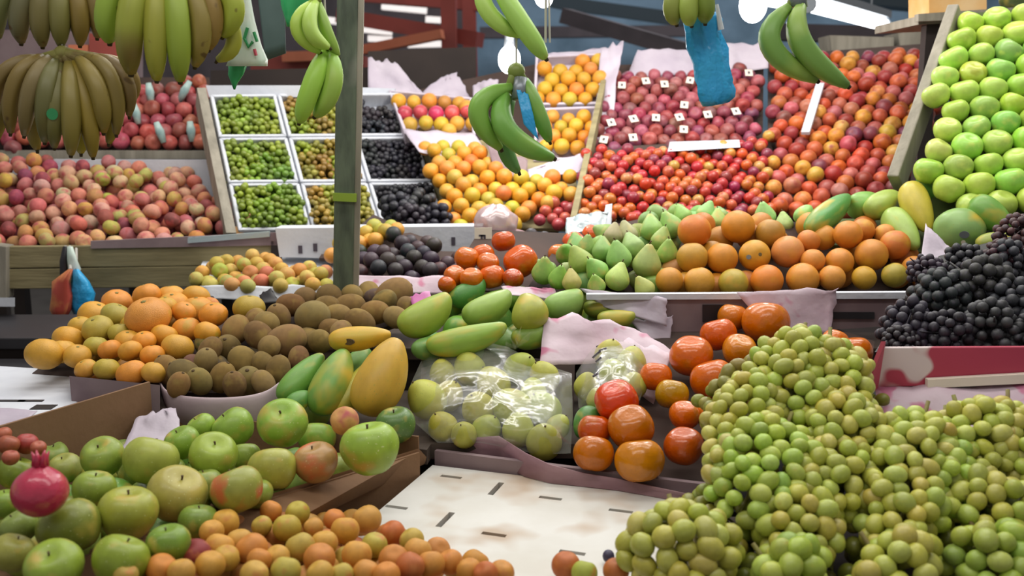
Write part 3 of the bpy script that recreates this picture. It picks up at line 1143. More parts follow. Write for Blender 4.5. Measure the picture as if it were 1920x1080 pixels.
cr = MB().hexa([at(135, 762, 2.03), at(300, 790, 1.98), at(300, 790, 2.1), at(135, 762, 2.15), at(130, 705, 2.03), at(300, 722, 1.98), at(300, 722, 2.1), at(130, 705, 2.15)])
tag(cr.build('mauve_carton', M['carddark']), 'mauve carton edge in front of the mandarins beside the white foam box', 'carton')
# white foam box at the far left
P = [onz(-60, 682, 1.0), onz(140, 694, 1.0), onz(148, 768, 1.0), onz(-60, 820, 1.0)]
wb = empty('foam_box', (P[2].x, P[2].y, .955), 'white foam box lid left of the mandarins', 'box')
o_ = wb.location
mb = MB().hexa([Vector((p.x, p.y, .956))-o_ for p in (P[3], P[2], P[1], P[0])]+[p-o_ for p in (P[3], P[2], P[1], P[0])])
mb.build('lid', M['foam'], wb, bevel=.004)
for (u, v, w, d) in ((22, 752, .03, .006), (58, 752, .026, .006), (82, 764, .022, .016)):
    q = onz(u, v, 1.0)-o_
    MB().box((q.x-w, q.y-d, q.z-.001), (q.x+w, q.y+d, q.z+.0015)).build('slot_shade_patch', M['black'], wb)  # raised black patch painted for the dark inside a slot
sheet('plastic_sheet', [at(-40, 762, 1.96), at(70, 770, 1.93), at(30, 812, 1.80), at(-40, 822, 1.8)], 'liner', amp=.006, label='lilac paper scrap on the white foam box', cat='paper', seed=9)
# added black blocks stand in for the dark space at the far left
block('dark_filler', (-1.9, 2.45, 0), (-.86, 2.75, 1.04), 'black', 'black block standing in for the dark space below the peach stand', 'crate')
block('low_dark_filler', (-1.9, 2.3, 0), (-.95, 2.44, .99), 'black', 'low black block standing in for the dark behind the white foam box', 'crate')
tag(MB().hexa([at(-30, 575, 2.72), at(28, 575, 2.72), at(28, 575, 2.8), at(-30, 575, 2.8), at(-30, 558, 2.72), at(28, 558, 2.72), at(28, 558, 2.8), at(-30, 558, 2.8)]).build('white_carton', M['foam']), 'small white carton on the black block at the left edge', 'carton')

# =================================================================== papayas and mangoes on the middle step
GM, YM, DG = '7a9c3e', 'c8a23a', '4f8440'
long_fruit('papaya', ME['papaya'], (684, 778, 1.90), (746, 640, 1.97), 92, 'big ripe yellow papaya leaning right of the green ones', 'papaya', 'papayas beside the kiwis', 'c9a03a')
long_fruit('papaya', ME['papaya'], (616, 640, 2.02), (730, 628, 2.04), 46, 'ripe yellow papaya lying across the top with a brown spot', 'papaya', 'papayas beside the kiwis', 'cfa22e')
long_fruit('papaya', ME['papaya'], (596, 776, 1.91), (648, 660, 2.0), 72, 'green papaya standing left of the slim yellow-green one', 'papaya', 'papayas beside the kiwis', '6f9a42')
long_fruit('papaya', ME['papaya'], (526, 750, 1.93), (604, 668, 2.02), 52, 'green papaya at the left end beside the kiwis', 'papaya', 'papayas beside the kiwis', '6a9a3e')
long_fruit('papaya', ME['papaya'], (630, 776, 1.92), (706, 676, 2.01), 48, 'slim yellow-green papaya between the green and the big yellow one', 'papaya', 'papayas beside the kiwis', 'a6a03c')
long_fruit('papaya', ME['papaya'], (650, 720, 2.06), (690, 655, 2.10), 56, 'green papaya hidden behind the slim yellow-green one', 'papaya', 'papayas beside the kiwis', '6f9c46')
long_fruit('papaya', ME['papaya'], (540, 765, 1.90), (580, 738, 1.93), 38, 'small green papaya low at the left behind the green apples', 'papaya', 'papayas beside the kiwis', '5f9440')

mg = [((752, 622, 2.12), (848, 562, 2.18), 66, 'yellow-green mango at the left end of the row behind the papayas', '94a83a'),
      ((844, 568, 2.34), (912, 532, 2.38), 46, 'dark green mango at the back before the orange persimmons', '4c8838'),
      ((872, 600, 2.18), (960, 556, 2.26), 56, 'light green mango left of the round yellow-green one', '8eac48'),
      ((990, 614, 2.13), (996, 556, 2.2), 68, 'round yellow-green mango facing end-on in the middle of the mangoes', '9ea43a'),
      ((1024, 586, 2.24), (1094, 556, 2.28), 56, 'green mango right of the round yellow-green one', '88ac52'),
      ((800, 654, 2.07), (952, 618, 2.1), 54, 'long green mango lying in front above the clear bags', '86a83e'),
      ((1094, 580, 2.3), (1168, 574, 2.3), 36, 'small yellow-green mango at the back by the printed paper', '8c9c38'),
      ((1120, 602, 2.24), (1192, 596, 2.24), 38, 'small olive-green mango at the right end behind the printed paper', '8f9a34'),
      ((960, 640, 2.14), (1040, 620, 2.16), 46, 'green mango mostly hidden under the round yellow-green one', '7c9a3c'),
      ((775, 660, 2.08), (850, 640, 2.16), 44, 'green mango in shade below the yellow-green end mango', '6a9448'),
      ((900, 572, 2.36), (990, 548, 2.4), 40, 'bright green mango in the back row beside white paper', '84b04c')]
for a, b, w, l, h in mg:
    long_fruit('mango', ME['mango'], a, b, w, l, 'mango', 'mangoes on the middle step', h)
fill('mango', ME['mango'], [(790, 640), (860, 575), (1180, 570), (1190, 605), (1000, 640), (860, 670)], Plane((800, 640, 2.12), (1000, 640, 2.12), (1000, 560, 2.34)), .075, [('5f8838', 1, '')], 'shade-coloured green mango underneath the visible mangoes', 'mango', 'mangoes underneath the others', drop=-.05, sc=(1.2, .9, .9))  # lower mangoes carry their shade as a darker skin colour

# =================================================================== bags of guavas
mark = len(PLACED)
GPL = Plane((800, 790, 1.93), (1050, 800, 1.9), (950, 690, 2.06))
gu = [(800, 748, 64), (841, 742, 50), (898, 767, 58), (959, 766, 68), (1020, 768, 58), (880, 692, 54), (976, 692, 56), (1020, 706, 50), (912, 806, 50), (972, 806, 54), (1020, 828, 60), (925, 720, 56), (830, 800, 50), (870, 815, 44), (1046, 800, 40), (1000, 735, 44), (830, 700, 44)]
hand('guava', ME['guava'], [(u, v, d, random.choice(['acae42', '9fa83c', 'b8b656', 'b0b048']), 'yellow-green') for u, v, d in gu], GPL, '{c} guava in the clear bag', 'guava', 'guavas in the large clear bag', [('stem', 'guava_stem')], rotf=lambda i: Euler((random.uniform(-.6, .6), random.uniform(-.6, .6), random.uniform(0, 6))), sc=(1.06, 1.06, 1.06), grow=1.08, k=.9)
G2 = Plane((1100, 740, 1.98), (1190, 730, 1.98), (1150, 660, 2.1))
hand('guava', ME['guava'], [(1143, 667, 56, 'b0ae4e', 'yellow-green'), (1184, 680, 54, 'b4b45a', 'pale'), (1150, 702, 52, 'a8aa48', 'yellow-green'), (1100, 724, 46, 'a2ac4a', 'green'), (1190, 722, 44, 'aeb050', 'pale'), (1120, 750, 40, 'a0a844', 'green')], G2,
     '{c} guava in the bag by the pink paper', 'guava', 'guavas in the small clear bag', [('stem', 'guava_stem')], rotf=lambda i: Euler((random.uniform(-.6, .6), random.uniform(-.6, .6), random.uniform(0, 6))), sc=(1.06, 1.06, 1.06))


def bag(name, outline, plane, off, label, mat, bulge=.05, back=-.06, seed=1, knot=None, mark_=None):
    """a film bag: a puffed, crumpled closed skin round an outline"""
    n = len(outline)
    cu, cv = sum(p[0] for p in outline)/n, sum(p[1] for p in outline)/n
    m = MB()
    rings = 12
    for side, o in ((1, off), (-1, back)):
        rows = []
        for r in range(rings+1):
            t = 1-r/rings*.995
            row = []
            for i in range(n*3):
                a, b = outline[i//3], outline[(i//3+1) % n]
                f = (i % 3)/3
                u, v = a[0]+(b[0]-a[0])*f, a[1]+(b[1]-a[1])*f
                u, v = cu+(u-cu)*t, cv+(v-cv)*t
                h = (1-t**3)
                d = noise.noise(Vector((u*.035, v*.035, seed)))*.014*h+noise.noise(Vector((u*.012, v*.012, seed+5)))*.02*h
                row.append(plane.hit(u, v, o*h*1.0+d*side))
            rows.append(row)
        if side < 0:
            rows = [list(reversed(r)) for r in rows]
        m.grid(rows, True)
    e = empty(name, (0, 0, 0), label, 'bag')
    c = plane.hit(cu, cv)
    e.location = c
    m.v = [p-c for p in m.v]
    m.build('film', M[mat], e, smooth=True)
    if knot:
        k = plane.hit(*knot, off*.6)-c
        mm = MB()
        for q in range(5):
            a = q*1.2
            d = Vector((math.cos(a)*.03, -.005, .02+.02*math.sin(a*2)))
            mm.grid([[k, k+d*.6+Vector((.006, 0, .004)), k+d], [k+Vector((.004, 0, .008)), k+d*.6+Vector((0, -.006, .016)), k+d+Vector((.004, 0, .02))]])
        mm.build('gathered_end', M[mat], e, smooth=True)
    return e


bag('clear_bag', [(770, 720), (795, 665), (850, 645), (905, 640), (950, 650), (1010, 680), (1072, 700), (1074, 780), (1070, 850), (1010, 852), (900, 830), (820, 830), (775, 790)], GPL, .055, 'clear crinkled plastic bag of yellow-green guavas behind the white tray', 'film', seed=2, knot=(965, 655))
bag('clear_bag', [(1080, 700), (1110, 650), (1150, 632), (1200, 648), (1215, 700), (1200, 750), (1140, 770), (1085, 765)], G2, .05, 'small clear plastic bag of guavas in front of the pink printed paper', 'film', seed=8)
sheet('printed_paper', [at(1022, 590, 2.16), at(1190, 612, 2.18), at(1268, 664, 2.12), at(1010, 690, 2.06)], 'pinkliner', amp=.014, label='pink printed paper sheet standing between the mangoes and bags', cat='paper', seed=4)
sheet('printed_paper', [at(1150, 632, 2.14), at(1262, 662, 2.1), at(1225, 760, 2.0), at(1200, 740, 2.02)], 'pinkliner', amp=.014, label='pink printed paper scrap falling behind the guava bag', cat='paper', seed=6)
slab('middle_board', [Plane((800, 790, 1.93), (1050, 800, 1.9), (950, 690, 2.06)).hit(*p, -.075) for p in ((780, 840), (1072, 850), (1078, 680), (900, 660), (790, 690))], GPL.n, .01, 'bed', 'shade-coloured board under the bags of guavas', 'board')

# =================================================================== upper step: oranges, pears, persimmons
mark = len(PLACED)
OPL = Plane((1260, 528, 2.36), (1640, 522, 2.38), (1450, 430, 2.52))
og = [(1302, 433, 61, 'd2731f', 'deep orange'), (1384, 425, 61, 'd0801f', 'bright orange'), (1444, 438, 54, 'b47c2c', 'shadow-coloured'), (1298, 483, 57, 'b8902f', 'olive-tinged'), (1354, 484, 57, 'd6842a', 'bright orange'),  # the brownish olive orange has its shadow put into its colour
      (1415, 479, 57, 'd4922a', 'navel'), (1477, 472, 59, 'd88848', 'pale'), (1255, 526, 50, 'c98f28', 'golden'), (1311, 529, 56, 'cf942a', 'golden'), (1375, 531, 54, 'b89a34', 'olive-tinged'), (1438, 526, 59, 'd8842a', 'bright orange'),
      (1505, 523, 59, 'd88a34', 'bright orange'), (1524, 489, 44, 'd68c3a', 'pale'), (1543, 445, 48, 'd08a34', 'pale'), (1574, 491, 51, 'd68428', 'bright orange'), (1590, 440, 52, 'd07c22', 'bright orange'), (1617, 432, 44, 'cc7e2a', 'bright orange'),
      (1634, 478, 59, 'c9862c', 'green-tinged'), (1678, 459, 54, 'c8782a', 'deep orange'), (1715, 503, 46, 'c67e2a', 'deep orange'), (1677, 516, 46, 'b09634', 'olive-tinged'), (1620, 521, 44, 'c99830', 'golden'), (1560, 521, 48, 'd08c34', 'golden'), (1516, 452, 42, 'cc8034', 'bright orange'), (1660, 440, 40, 'cc8638', 'pale')]
oo = hand('orange', ME['orange'], og, OPL, '{c} orange in the stacked box', 'orange', 'oranges stacked in the box', k=.94, grow=1.04)
for o in oo:
    if o['label'].startswith('navel'):
        o.rotation_euler = (R_(78), 0, R_(8))
        link('navel', ME['navel'], o)
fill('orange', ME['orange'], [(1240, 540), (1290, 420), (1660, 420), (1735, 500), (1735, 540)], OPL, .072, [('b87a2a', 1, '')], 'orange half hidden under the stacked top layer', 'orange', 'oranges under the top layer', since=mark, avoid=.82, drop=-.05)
mark = len(PLACED)
RPL = Plane((1030, 520, 2.34), (1210, 530, 2.34), (1250, 425, 2.62))
pr = [(1213, 494, 56, 'a3b860', 'big pale'), (1160, 482, 50, '98ba68', 'light green'), (1158, 522, 48, 'b4c468', 'yellow-green'), (1208, 541, 40, 'a8b85e', 'pale'), (1119, 507, 44, '92bc60', 'bright green'), (1186, 463, 46, '9ab068', 'light green'),
      (1252, 474, 42, '96b454', 'bright green'), (1222, 430, 46, '8cb460', 'green'), (1258, 424, 46, '94b464', 'green'), (1324, 400, 38, '9cc878', 'bright green'), (1346, 414, 36, 'a8d070', 'bright green'), (1088, 490, 50, '9cb458', 'light green'),
      (1130, 470, 42, '88aa60', 'green'), (1176, 440, 42, 'a6a878', 'russet green'), (1434, 404, 42, 'a2d484', 'bright green'), (1470, 420, 36, 'b0c878', 'pale'), (1020, 510, 48, '92b858', 'light green'), (1048, 522, 42, '88b44c', 'bright green'),
      (1072, 528, 38, 'b4b060', 'yellow-green'), (1118, 535, 36, '8cb050', 'green'), (1240, 450, 40, '9ab060', 'light green'), (1150, 440, 36, 'b0a880', 'russet'), (1280, 405, 36, '98b868', 'green'), (1100, 462, 36, '90b060', 'green')]
hand('pear', ME['pear'], pr, RPL, '{c} pear left of the oranges', 'pear', 'green pears left of the oranges', [('stem', 'pear_stem')], k=.9, rotf=lambda i: Euler((random.uniform(-.55, .1), random.uniform(-.45, .45), random.uniform(0, 6))))
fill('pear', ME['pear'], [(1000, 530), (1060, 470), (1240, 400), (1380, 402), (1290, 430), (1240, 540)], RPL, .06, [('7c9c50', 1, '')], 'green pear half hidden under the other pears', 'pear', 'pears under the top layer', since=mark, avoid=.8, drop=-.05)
mark = len(PLACED)
SPL = Plane((860, 515, 2.4), (960, 515, 2.4), (920, 440, 2.6))
ps = [(976, 490, 66, 'cf5a1c', 'big deep orange'), (944, 452, 44, 'c44a1c', 'dark orange'), (875, 484, 48, 'd0641e', 'orange'), (922, 519, 50, 'd8622a', 'light orange'), (853, 517, 42, 'cc5c1e', 'orange'), (962, 522, 40, 'b8461a', 'dark red-orange'),
      (884, 522, 44, 'cc6c22', 'orange'), (906, 478, 44, 'd0601e', 'orange'), (915, 494, 44, 'c85a1e', 'orange'), (838, 534, 34, 'c8561e', 'orange')]
ps = [(*q[:3], richer(q[3]), *q[4:]) for q in ps]
hand('persimmon', ME['persimmon'], ps, SPL, '{c} glossy persimmon left of the pears', 'persimmon', 'persimmons left of the pears', k=.92)
hand('persimmon', ME['persimmon'], [(1048, 476, 42, 'cc641e', 'orange'), (1076, 455, 44, 'cf5e1e', 'orange'), (1110, 440, 40, 'd0581c', 'red-orange'), (1060, 490, 36, 'c8601e', 'orange')], Plane((1040, 480, 2.62), (1110, 480, 2.66), (1090, 440, 2.74)), '{c} persimmon behind the pears', 'persimmon', 'persimmons behind the pears', k=.92)
slab('orange_board', [OPL.hit(*p, -.085) for p in ((1235, 552), (1745, 552), (1720, 430), (1300, 405))], OPL.n, .012, 'bed', 'shade-coloured board under the stacked oranges', 'board')
slab('pear_board', [RPL.hit(*p, -.085) for p in ((985, 545), (1222, 560), (1285, 405), (1250, 400), (1060, 440))], RPL.n, .012, 'bed', 'shade-coloured board under the pears', 'board')
slab('persimmon_board', [SPL.hit(*p, -.075) for p in ((830, 545), (1000, 545), (1120, 440), (900, 430))], SPL.n, .012, 'bed', 'shade-coloured board under the persimmons beside the pears', 'board')
# the box that holds the oranges
bx2 = empty('fruit_box', at(1450, 600, 2.27), 'mauve fruit box of oranges with a white paper rim', 'box')
o_ = bx2.location.copy()


def quadbox(name, mat, a, b, c, d, Y0, Y1, parent=None, O=Vector((0, 0, 0)), **kw):
    """a straight-sided block between four photo corners (tl, tr, br, bl) at a near and a far distance"""
    q = []
    for (u, v) in (d, c):
        q.append((u, v))
    lo = [at(*d, Y0), at(*c, Y0), at(*c, Y0)+Vector((0, Y1-Y0, 0)), at(*d, Y0)+Vector((0, Y1-Y0, 0))]
    hi = [at(*a, Y0), at(*b, Y0), at(*b, Y0)+Vector((0, Y1-Y0, 0)), at(*a, Y0)+Vector((0, Y1-Y0, 0))]
    return MB().hexa([p-O for p in lo+hi]).build(name, M[mat], parent, **kw)


quadbox('front_panel', 'carddark', (1222, 560), (1690, 560), (1690, 610), (1222, 640), 2.275, 2.29, bx2, o_)
quadbox('rim_board', 'foam', (1100, 552), (1740, 548), (1740, 560), (1100, 562), 2.265, 2.285, bx2, o_)
quadbox('slot_shade_patch', 'black', (1318, 572), (1372, 572), (1372, 604), (1318, 604), 2.268, 2.274, bx2, o_)  # black patches painted for the dark inside the box openings
quadbox('slot_shade_patch', 'black', (1555, 586), (1640, 586), (1640, 598), (1555, 598), 2.268, 2.274, bx2, o_)
sheet('paper_liner', [at(1380, 548, 2.255), at(1572, 540, 2.255), at(1556, 628, 2.235), at(1440, 622, 2.235)], 'pinkliner', amp=.012, label='crumpled pinkish paper hanging over the front of the orange box', cat='paper', seed=12)
sheet('paper_liner', [at(1086, 540, 2.3), at(1250, 560, 2.26), at(1250, 612, 2.24), at(1130, 575, 2.28)], 'liner', amp=.014, label='white crumpled paper below the pears', cat='paper', seed=14)
sheet('paper_liner', [at(1735, 420, 2.42), at(1785, 470, 2.36), at(1770, 530, 2.3), at(1722, 535, 2.3)], 'liner', amp=.012, label='white paper flap right of the oranges', cat='paper', seed=15)
sheet('paper_liner', [at(940, 538, 2.34), at(1040, 545, 2.32), at(1048, 565, 2.3), at(950, 556, 2.3)], 'pinkliner', amp=.01, label='pinkish paper corner behind the mangoes', cat='paper', seed=16)
sheet('paper_liner', [at(1180, 600, 2.28), at(1262, 590, 2.26), at(1256, 640, 2.25), at(1215, 640, 2.25)], 'liner', amp=.01, label='pale paper scrap at the left end of the orange box', cat='paper', seed=17)

# papayas behind the oranges at the right
for a, b, w, l, h in (((1517, 432, 2.52), (1590, 370, 2.66), 48, 'dark green papaya lying at the left end behind the oranges', '549244'),
                      ((1594, 392, 2.66), (1648, 376, 2.7), 52, 'roundish green papaya right of the dark green left-end one', '78a848'),
                      ((1630, 398, 2.6), (1682, 366, 2.68), 50, 'yellowish green papaya between the round green and the yellow one', '9ab04e'),
                      ((1666, 398, 2.6), (1716, 464, 2.48), 54, 'pale green papaya sloping down onto the oranges', '9cb85a'),
                      ((1702, 345, 2.62), (1738, 432, 2.52), 54, 'yellow papaya standing behind the pale green one', 'c0b03e'),
                      ((1722, 326, 2.66), (1812, 374, 2.6), 58, 'green papaya on top against the green apple wall', '66a044'),
                      ((1768, 436, 2.44), (1838, 424, 2.5), 82, 'big pale green papaya facing end-on', '84a860'),
                      ((1818, 378, 2.5), (1892, 426, 2.44), 58, 'green papaya sloping down at the right under the apple wall', '6a9a40'),
                      ((1832, 458, 2.38), (1910, 448, 2.4), 38, 'small yellow-green papaya beside the black grapes', '94a048'),
                      ((1496, 416, 2.64), (1520, 388, 2.66), 34, 'small light green papaya at the far left behind the oranges', '90c068')):
    long_fruit('papaya', ME['papaya'], a, b, w, l, 'papaya', 'papayas behind the oranges', h)
slab('papaya_board', [at(1480, 452, 2.62), at(1760, 476, 2.5), at(1935, 476, 2.42), at(1935, 410, 2.6), at(1500, 410, 2.78)], (0, -.3, .95), .012, 'bedgreen', 'shade-coloured board under the papayas', 'board')

# =================================================================== grapes at the front right
GP = Plane((1300, 1030, 1.34), (1860, 1030, 1.34), (1500, 680, 1.70))


def grape_bunch(A, B, w, label, pal, n=80, r=.0135, off=0.0, group='green grape bunches at the front', taper=.35):
    a, b = GP.hit(*A, off), GP.hit(*B, off)
    c = (a+b)/2
    W_ = w/2*px(c)[2]/F
    d = b-a
    L = d.length
    d.normalize()
    s = d.cross(GP.n).normalized()
    e = empty('grape_bunch', c, label, 'grapes', group)
    view = (EYE-c).normalized()
    pts = []
    tries = 0
    while len(pts) < n and tries < 9000:
        tries += 1
        t = random.random()
        ang = random.uniform(0, 2*PI)
        env = math.sqrt(max(0, 1-(2*t-1)**2))*(1.06-taper*t) * (1+.22*noise.noise(Vector((t*3+A[0], ang, A[1]))))
        nrm = s*math.cos(ang)+GP.n*math.sin(ang)
        if nrm.dot(view) < -.25:
            continue
        p = a+d*(t*L)+(s*math.cos(ang)*W_+GP.n*math.sin(ang)*W_*.75)*env
        p += nrm*random.uniform(-.5, .5)*r
        if all((p-q).length > r*1.56 for q in pts):
            pts.append(p)
    for p in pts:
        o = link('berry', ME['berry'], e)
        o.location = p-c
        o.rotation_euler = rnd_rot(False)
        k = r*random.uniform(.88, 1.12)
        o.scale = (k, k, k*random.uniform(1, 1.2))
        o.color = hexc(jitter(pick(pal)[0], 8))
    MB().tube([a-c-d*.03+GP.n*.02, a-c, (a-c)*.3, b-c], [.0035, .004, .0035, .002], 6).build('stalk', M['gstem'], e, smooth=True)
    for i in range(5):
        q = (a-c)+d*L*(.15+.17*i)
        MB().tube([q, q+s*random.uniform(-.8, .8)*W_+GP.n*W_*.4], [.0022, .0014], 5).build('side_stalk', M['gstem'], e)
    return e


YG = [('b0b04e', 3), ('b8b85c', 2), ('a4a846', 2), ('b0a24a', .4)]
GG = [('a4b64a', 3), ('aebe56', 2), ('98ac46', 2)]
MG = [('aeb24c', 3), ('b6b856', 2), ('a2aa46', 2), ('aea44a', .5)]
for A, B, w, l, pal, n in (
        ((1505, 640), (1490, 790), 165, 'yellow-green grape bunch on top of the heap before the persimmons', MG, 95),
        ((1555, 650), (1570, 800), 140, 'yellow-green grape bunch at the right of the heap top', YG, 90),
        ((1430, 700), (1340, 905), 118, 'golden grape bunch down the left edge beside the persimmons', YG, 95),
        ((1470, 810), (1380, 975), 190, 'bright green grape bunch in the middle of the left slope', GG, 100),
        ((1600, 760), (1560, 880), 150, 'brownish green grape bunch below the heap top', YG, 85),
        ((1570, 840), (1545, 960), 150, 'olive grape bunch right of the bright green one', MG, 80),
        ((1730, 790), (1670, 1045), 165, 'long tapering grape bunch cascading down the centre right', MG, 100),
        ((1770, 800), (1790, 960), 110, 'green grape bunch right of the long tapering one', GG, 70),
        ((1262, 972), (1310, 1110), 210, 'large berried grape bunch on the white tray corner', YG, 85),
        ((1500, 930), (1490, 1060), 150, 'golden grape bunch low in the middle of the heap', YG, 80),
        ((1440, 1060), (1520, 1120), 180, 'bright green grape bunch at the bottom edge beside the large berried one', GG, 60),
        ((1640, 1040), (1740, 1120), 200, 'yellow-green grape bunch at the bottom edge below the tapering one', YG, 65),
        ((1800, 780), (1880, 880), 150, 'golden grape bunch at the back right before the pink paper', YG, 85),
        ((1890, 770), (1930, 900), 130, 'brownish grape bunch at the far right back', YG, 70),
        ((1840, 900), (1880, 1010), 140, 'olive grape bunch at the right edge of the heap', MG, 75),
        ((1830, 1010), (1900, 1110), 170, 'green grape bunch in the bottom right corner', GG, 75),
        ((1640, 800), (1660, 880), 120, 'small grape bunch under the left shoulder of the tapering one', MG, 55)):
    grape_bunch(A, B, w, l, pal, n, .0156 if A[1] > 950 else (.0146 if A[1] > 880 else .0136))
for k, (A, B, w) in enumerate((((1440, 700), (1420, 860), 230), ((1560, 720), (1560, 900), 230), ((1420, 900), (1400, 1060), 240), ((1560, 930), (1560, 1100), 240), ((1720, 850), (1720, 1020), 240), ((1860, 850), (1880, 1020), 220), ((1700, 1000), (1740, 1140), 240), ((1360, 1010), (1380, 1140), 220), ((1850, 1000), (1870, 1130), 200))):
    grape_bunch(A, B, w, 'shade-coloured grape bunch lying underneath the top bunches', [('80802f', 2), ('868c38', 1)], 50, .0135, -.085, 'grape bunches underneath the top ones')  # darkened palette puts shade into the bunches underneath
slab('grape_crate', [GP.hit(*p, -.13) for p in ((1340, 960), (1430, 740), (1600, 670), (1960, 790), (1960, 960))], GP.n, .012, 'black', 'crate bottom blackened for shade under the green grapes', 'crate')  # black colour stands in for deep shade between the bunches

# =================================================================== black grapes and their printed box
def cluster_mesh(name, mat, n, br, seed, squash=.8):
    rs = random.Random(seed)
    pts = []
    tries = 0
    while len(pts) < n and tries < 6000:
        tries += 1
        z = rs.uniform(-1, 1)
        a = rs.uniform(0, 2*PI)
        w = math.sqrt(1-z*z)*(1+.25*z)
        p = Vector((w*math.cos(a), w*math.sin(a)*squash, z))*rs.uniform(.82, 1.0)
        if all((p-q).length > br*1.7 for q in pts):
            pts.append(p)
    m = MB()
    for p in pts:
        m.sphere(p, br*rs.uniform(.88, 1.12), 9, 7)
    m.tube([(0, 0, 1.35), (.04, 0, .9), (0, 0, -.5)], [.035, .045, .03], 5)
    return m.mesh(name, M[mat])


BG = [cluster_mesh('black_grape_bunch', 'blackgrapes', 70, .2, s) for s in (1, 2, 3)]
SG = [cluster_mesh('small_grape_bunch', 'grapes', 36, .31, s) for s in (4, 5, 6, 7)]
BK = [cluster_mesh('small_black_bunch', 'blackgrapes', 34, .31, s) for s in (8, 9, 10)]
BPL = Plane((1680, 640, 1.84), (1900, 640, 1.80), (1850, 480, 2.1))


def bunches(name, meshes, pts, plane, label, cat, group, pal, off=0.0):
    for i, it in enumerate(pts):
        u, v, d = it[:3]
        P = plane.hit(u, v, off)
        r = d/2*px(P)[2]/F
        o = link(name, meshes[i % len(meshes)])
        o.location = P
        o.rotation_euler = rnd_rot(False)
        o.scale = (r, r, r)
        o.color = hexc(jitter(pick(pal)[0], 5))
        tag(o, it[3] if len(it) > 3 else label, cat, group)


BC = [('2e2c33', 3), ('38343c', 1), ('29292f', 2)]
bunches('black_grape_bunch', BG, [(1700, 610, 100, 'black grape bunch at the left end of the printed box'), (1760, 555, 110, 'black grape bunch on the left slope above the left end one'), (1780, 625, 100, 'black grape bunch low in front, second from left'), (1850, 540, 120, 'black grape bunch in the middle of the black heap'),
                                  (1860, 620, 110, 'black grape bunch low in front, third from left'), (1920, 570, 110, 'black grape bunch at the right edge of the black heap'), (1930, 635, 90, 'black grape bunch in the bottom right of the black heap'), (1740, 512, 70, 'bluish black grape bunch beside the white paper flap'),
                                  (1810, 500, 80, 'bluish black grape bunch at the top of the black heap'), (1890, 500, 90, 'black grape bunch at the top right of the black heap'), (1690, 645, 70, 'small black grape bunch at the lower left corner of the black heap')], BPL, '', 'grapes', 'black grape bunches at the right', BC)
bunches('red_grape_bunch', BG, [(1905, 440, 80, 'dark reddish grape bunch at the right edge above the black ones'), (1880, 478, 70, 'dark reddish grape bunch resting on the black ones')], Plane((1900, 480, 2.05), (1850, 480, 2.07), (1900, 400, 2.2)), '', 'grapes', 'dark red grape bunches at the right', [('45262c', 1)])
bunches('black_grape_bunch', BG, [(1740, 590, 110), (1820, 580, 120), (1900, 590, 120), (1830, 520, 100), (1930, 500, 100)], BPL, 'black grape bunch in shade underneath the others', 'grapes', 'black grape bunches underneath', BC, -.06)
slab('grape_board', [BPL.hit(*p, -.1) for p in ((1640, 660), (1980, 660), (1980, 420), (1760, 480))], BPL.n, .012, 'black', 'board blackened for shade under the black grapes', 'board')  # black colour stands in for shade behind the black bunches
pb = empty('printed_box', at(1800, 700, 1.8), 'white and red printed carton of black grapes', 'box')
o_ = pb.location.copy()
quadbox('front_panel', 'redprint', (1650, 652), (1990, 650), (1990, 712), (1640, 728), 1.74, 1.75, pb, o_, bevel=.002)
MB().hexa([p-o_ for p in (at(1610, 745, 1.68), at(1640, 728, 1.735), at(1646, 730, 1.735), at(1618, 748, 1.68), at(1652, 640, 1.70), at(1655, 640, 1.75), at(1661, 640, 1.75), at(1660, 640, 1.70))]).build('side_flap', M['inkred'], pb)
quadbox('bottom_strip', 'tag', (1740, 712), (1990, 698), (1990, 716), (1740, 728), 1.725, 1.738, pb, o_)
sheet('paper_liner', [at(1640, 730, 1.74), at(1960, 718, 1.74), at(1960, 812, 1.62), at(1650, 830, 1.6)], 'pinkliner', amp=.016, label='crumpled pink paper between the printed carton and green grapes', cat='paper', seed=21)
slab('right_step', [(.74, 1.74, 1.02), (1.5, 1.74, 1.02), (1.5, 2.2, 1.02), (.78, 2.2, 1.02)], (0, 0, 1), .02, 'counter', 'dark step under the printed grape carton', 'counter', legs=True, part='top', feet=[(.80, 1.93), (1.42, 1.93), (.83, 2.15), (1.42, 2.15)])

# =================================================================== sloping displays at the back
def stand(name, pts, plane, off, label, mat='bed', feet=None):
    return slab(name, [plane.hit(*p, off) for p in pts], plane.n, .015, mat, label, 'stand', legs=True, feet=feet)


# heap of pink flat peaches at the left
PH = Plane((0, 455, 3.12), (440, 440, 3.2), (200, 315, 3.55))
fill('flat_peach', ME['peach'], [(-30, 300), (60, 298), (150, 306), (240, 300), (300, 318), (345, 322), (395, 352), (440, 392), (480, 420), (478, 438), (300, 456), (-30, 460)], PH, .055,
     [('c07468', 4, 'pinkish red'), ('c8967a', 4, 'cream and pink'), ('8e4448', 2.4, 'dark red'), ('caa87c', 3, 'cream'), ('c49250', 2, 'orange-yellow'), ('b4a65a', 2, 'greenish yellow')],
     '{c} peach in the big heap on the left wooden stand', 'peach', 'peaches heaped on the left stand', jit=.45, k=.97, noff=.5, sc=(1, 1, .9))
fill('flat_peach', ME['peach'], [(-30, 330), (330, 330), (470, 430), (-30, 450)], PH, .062, [('a05850', 1, '')], 'shade-coloured peach between the top ones of the left heap', 'peach', 'peaches lower in the left heap', jit=.2, drop=-.045)  # one darker colour paints the shade of the lower peaches
stand('peach_stand', ((-60, 462), (425, 448), (360, 308), (-60, 306)), PH, -.08, 'wooden stand board under the heap of peaches', feet=[(-1.75, 3.5), (-1.3, 3.45)])
rail = empty('wooden_rail', at(250, 500, 3.06), 'old olive-brown plank front of the peach stand', 'rail')
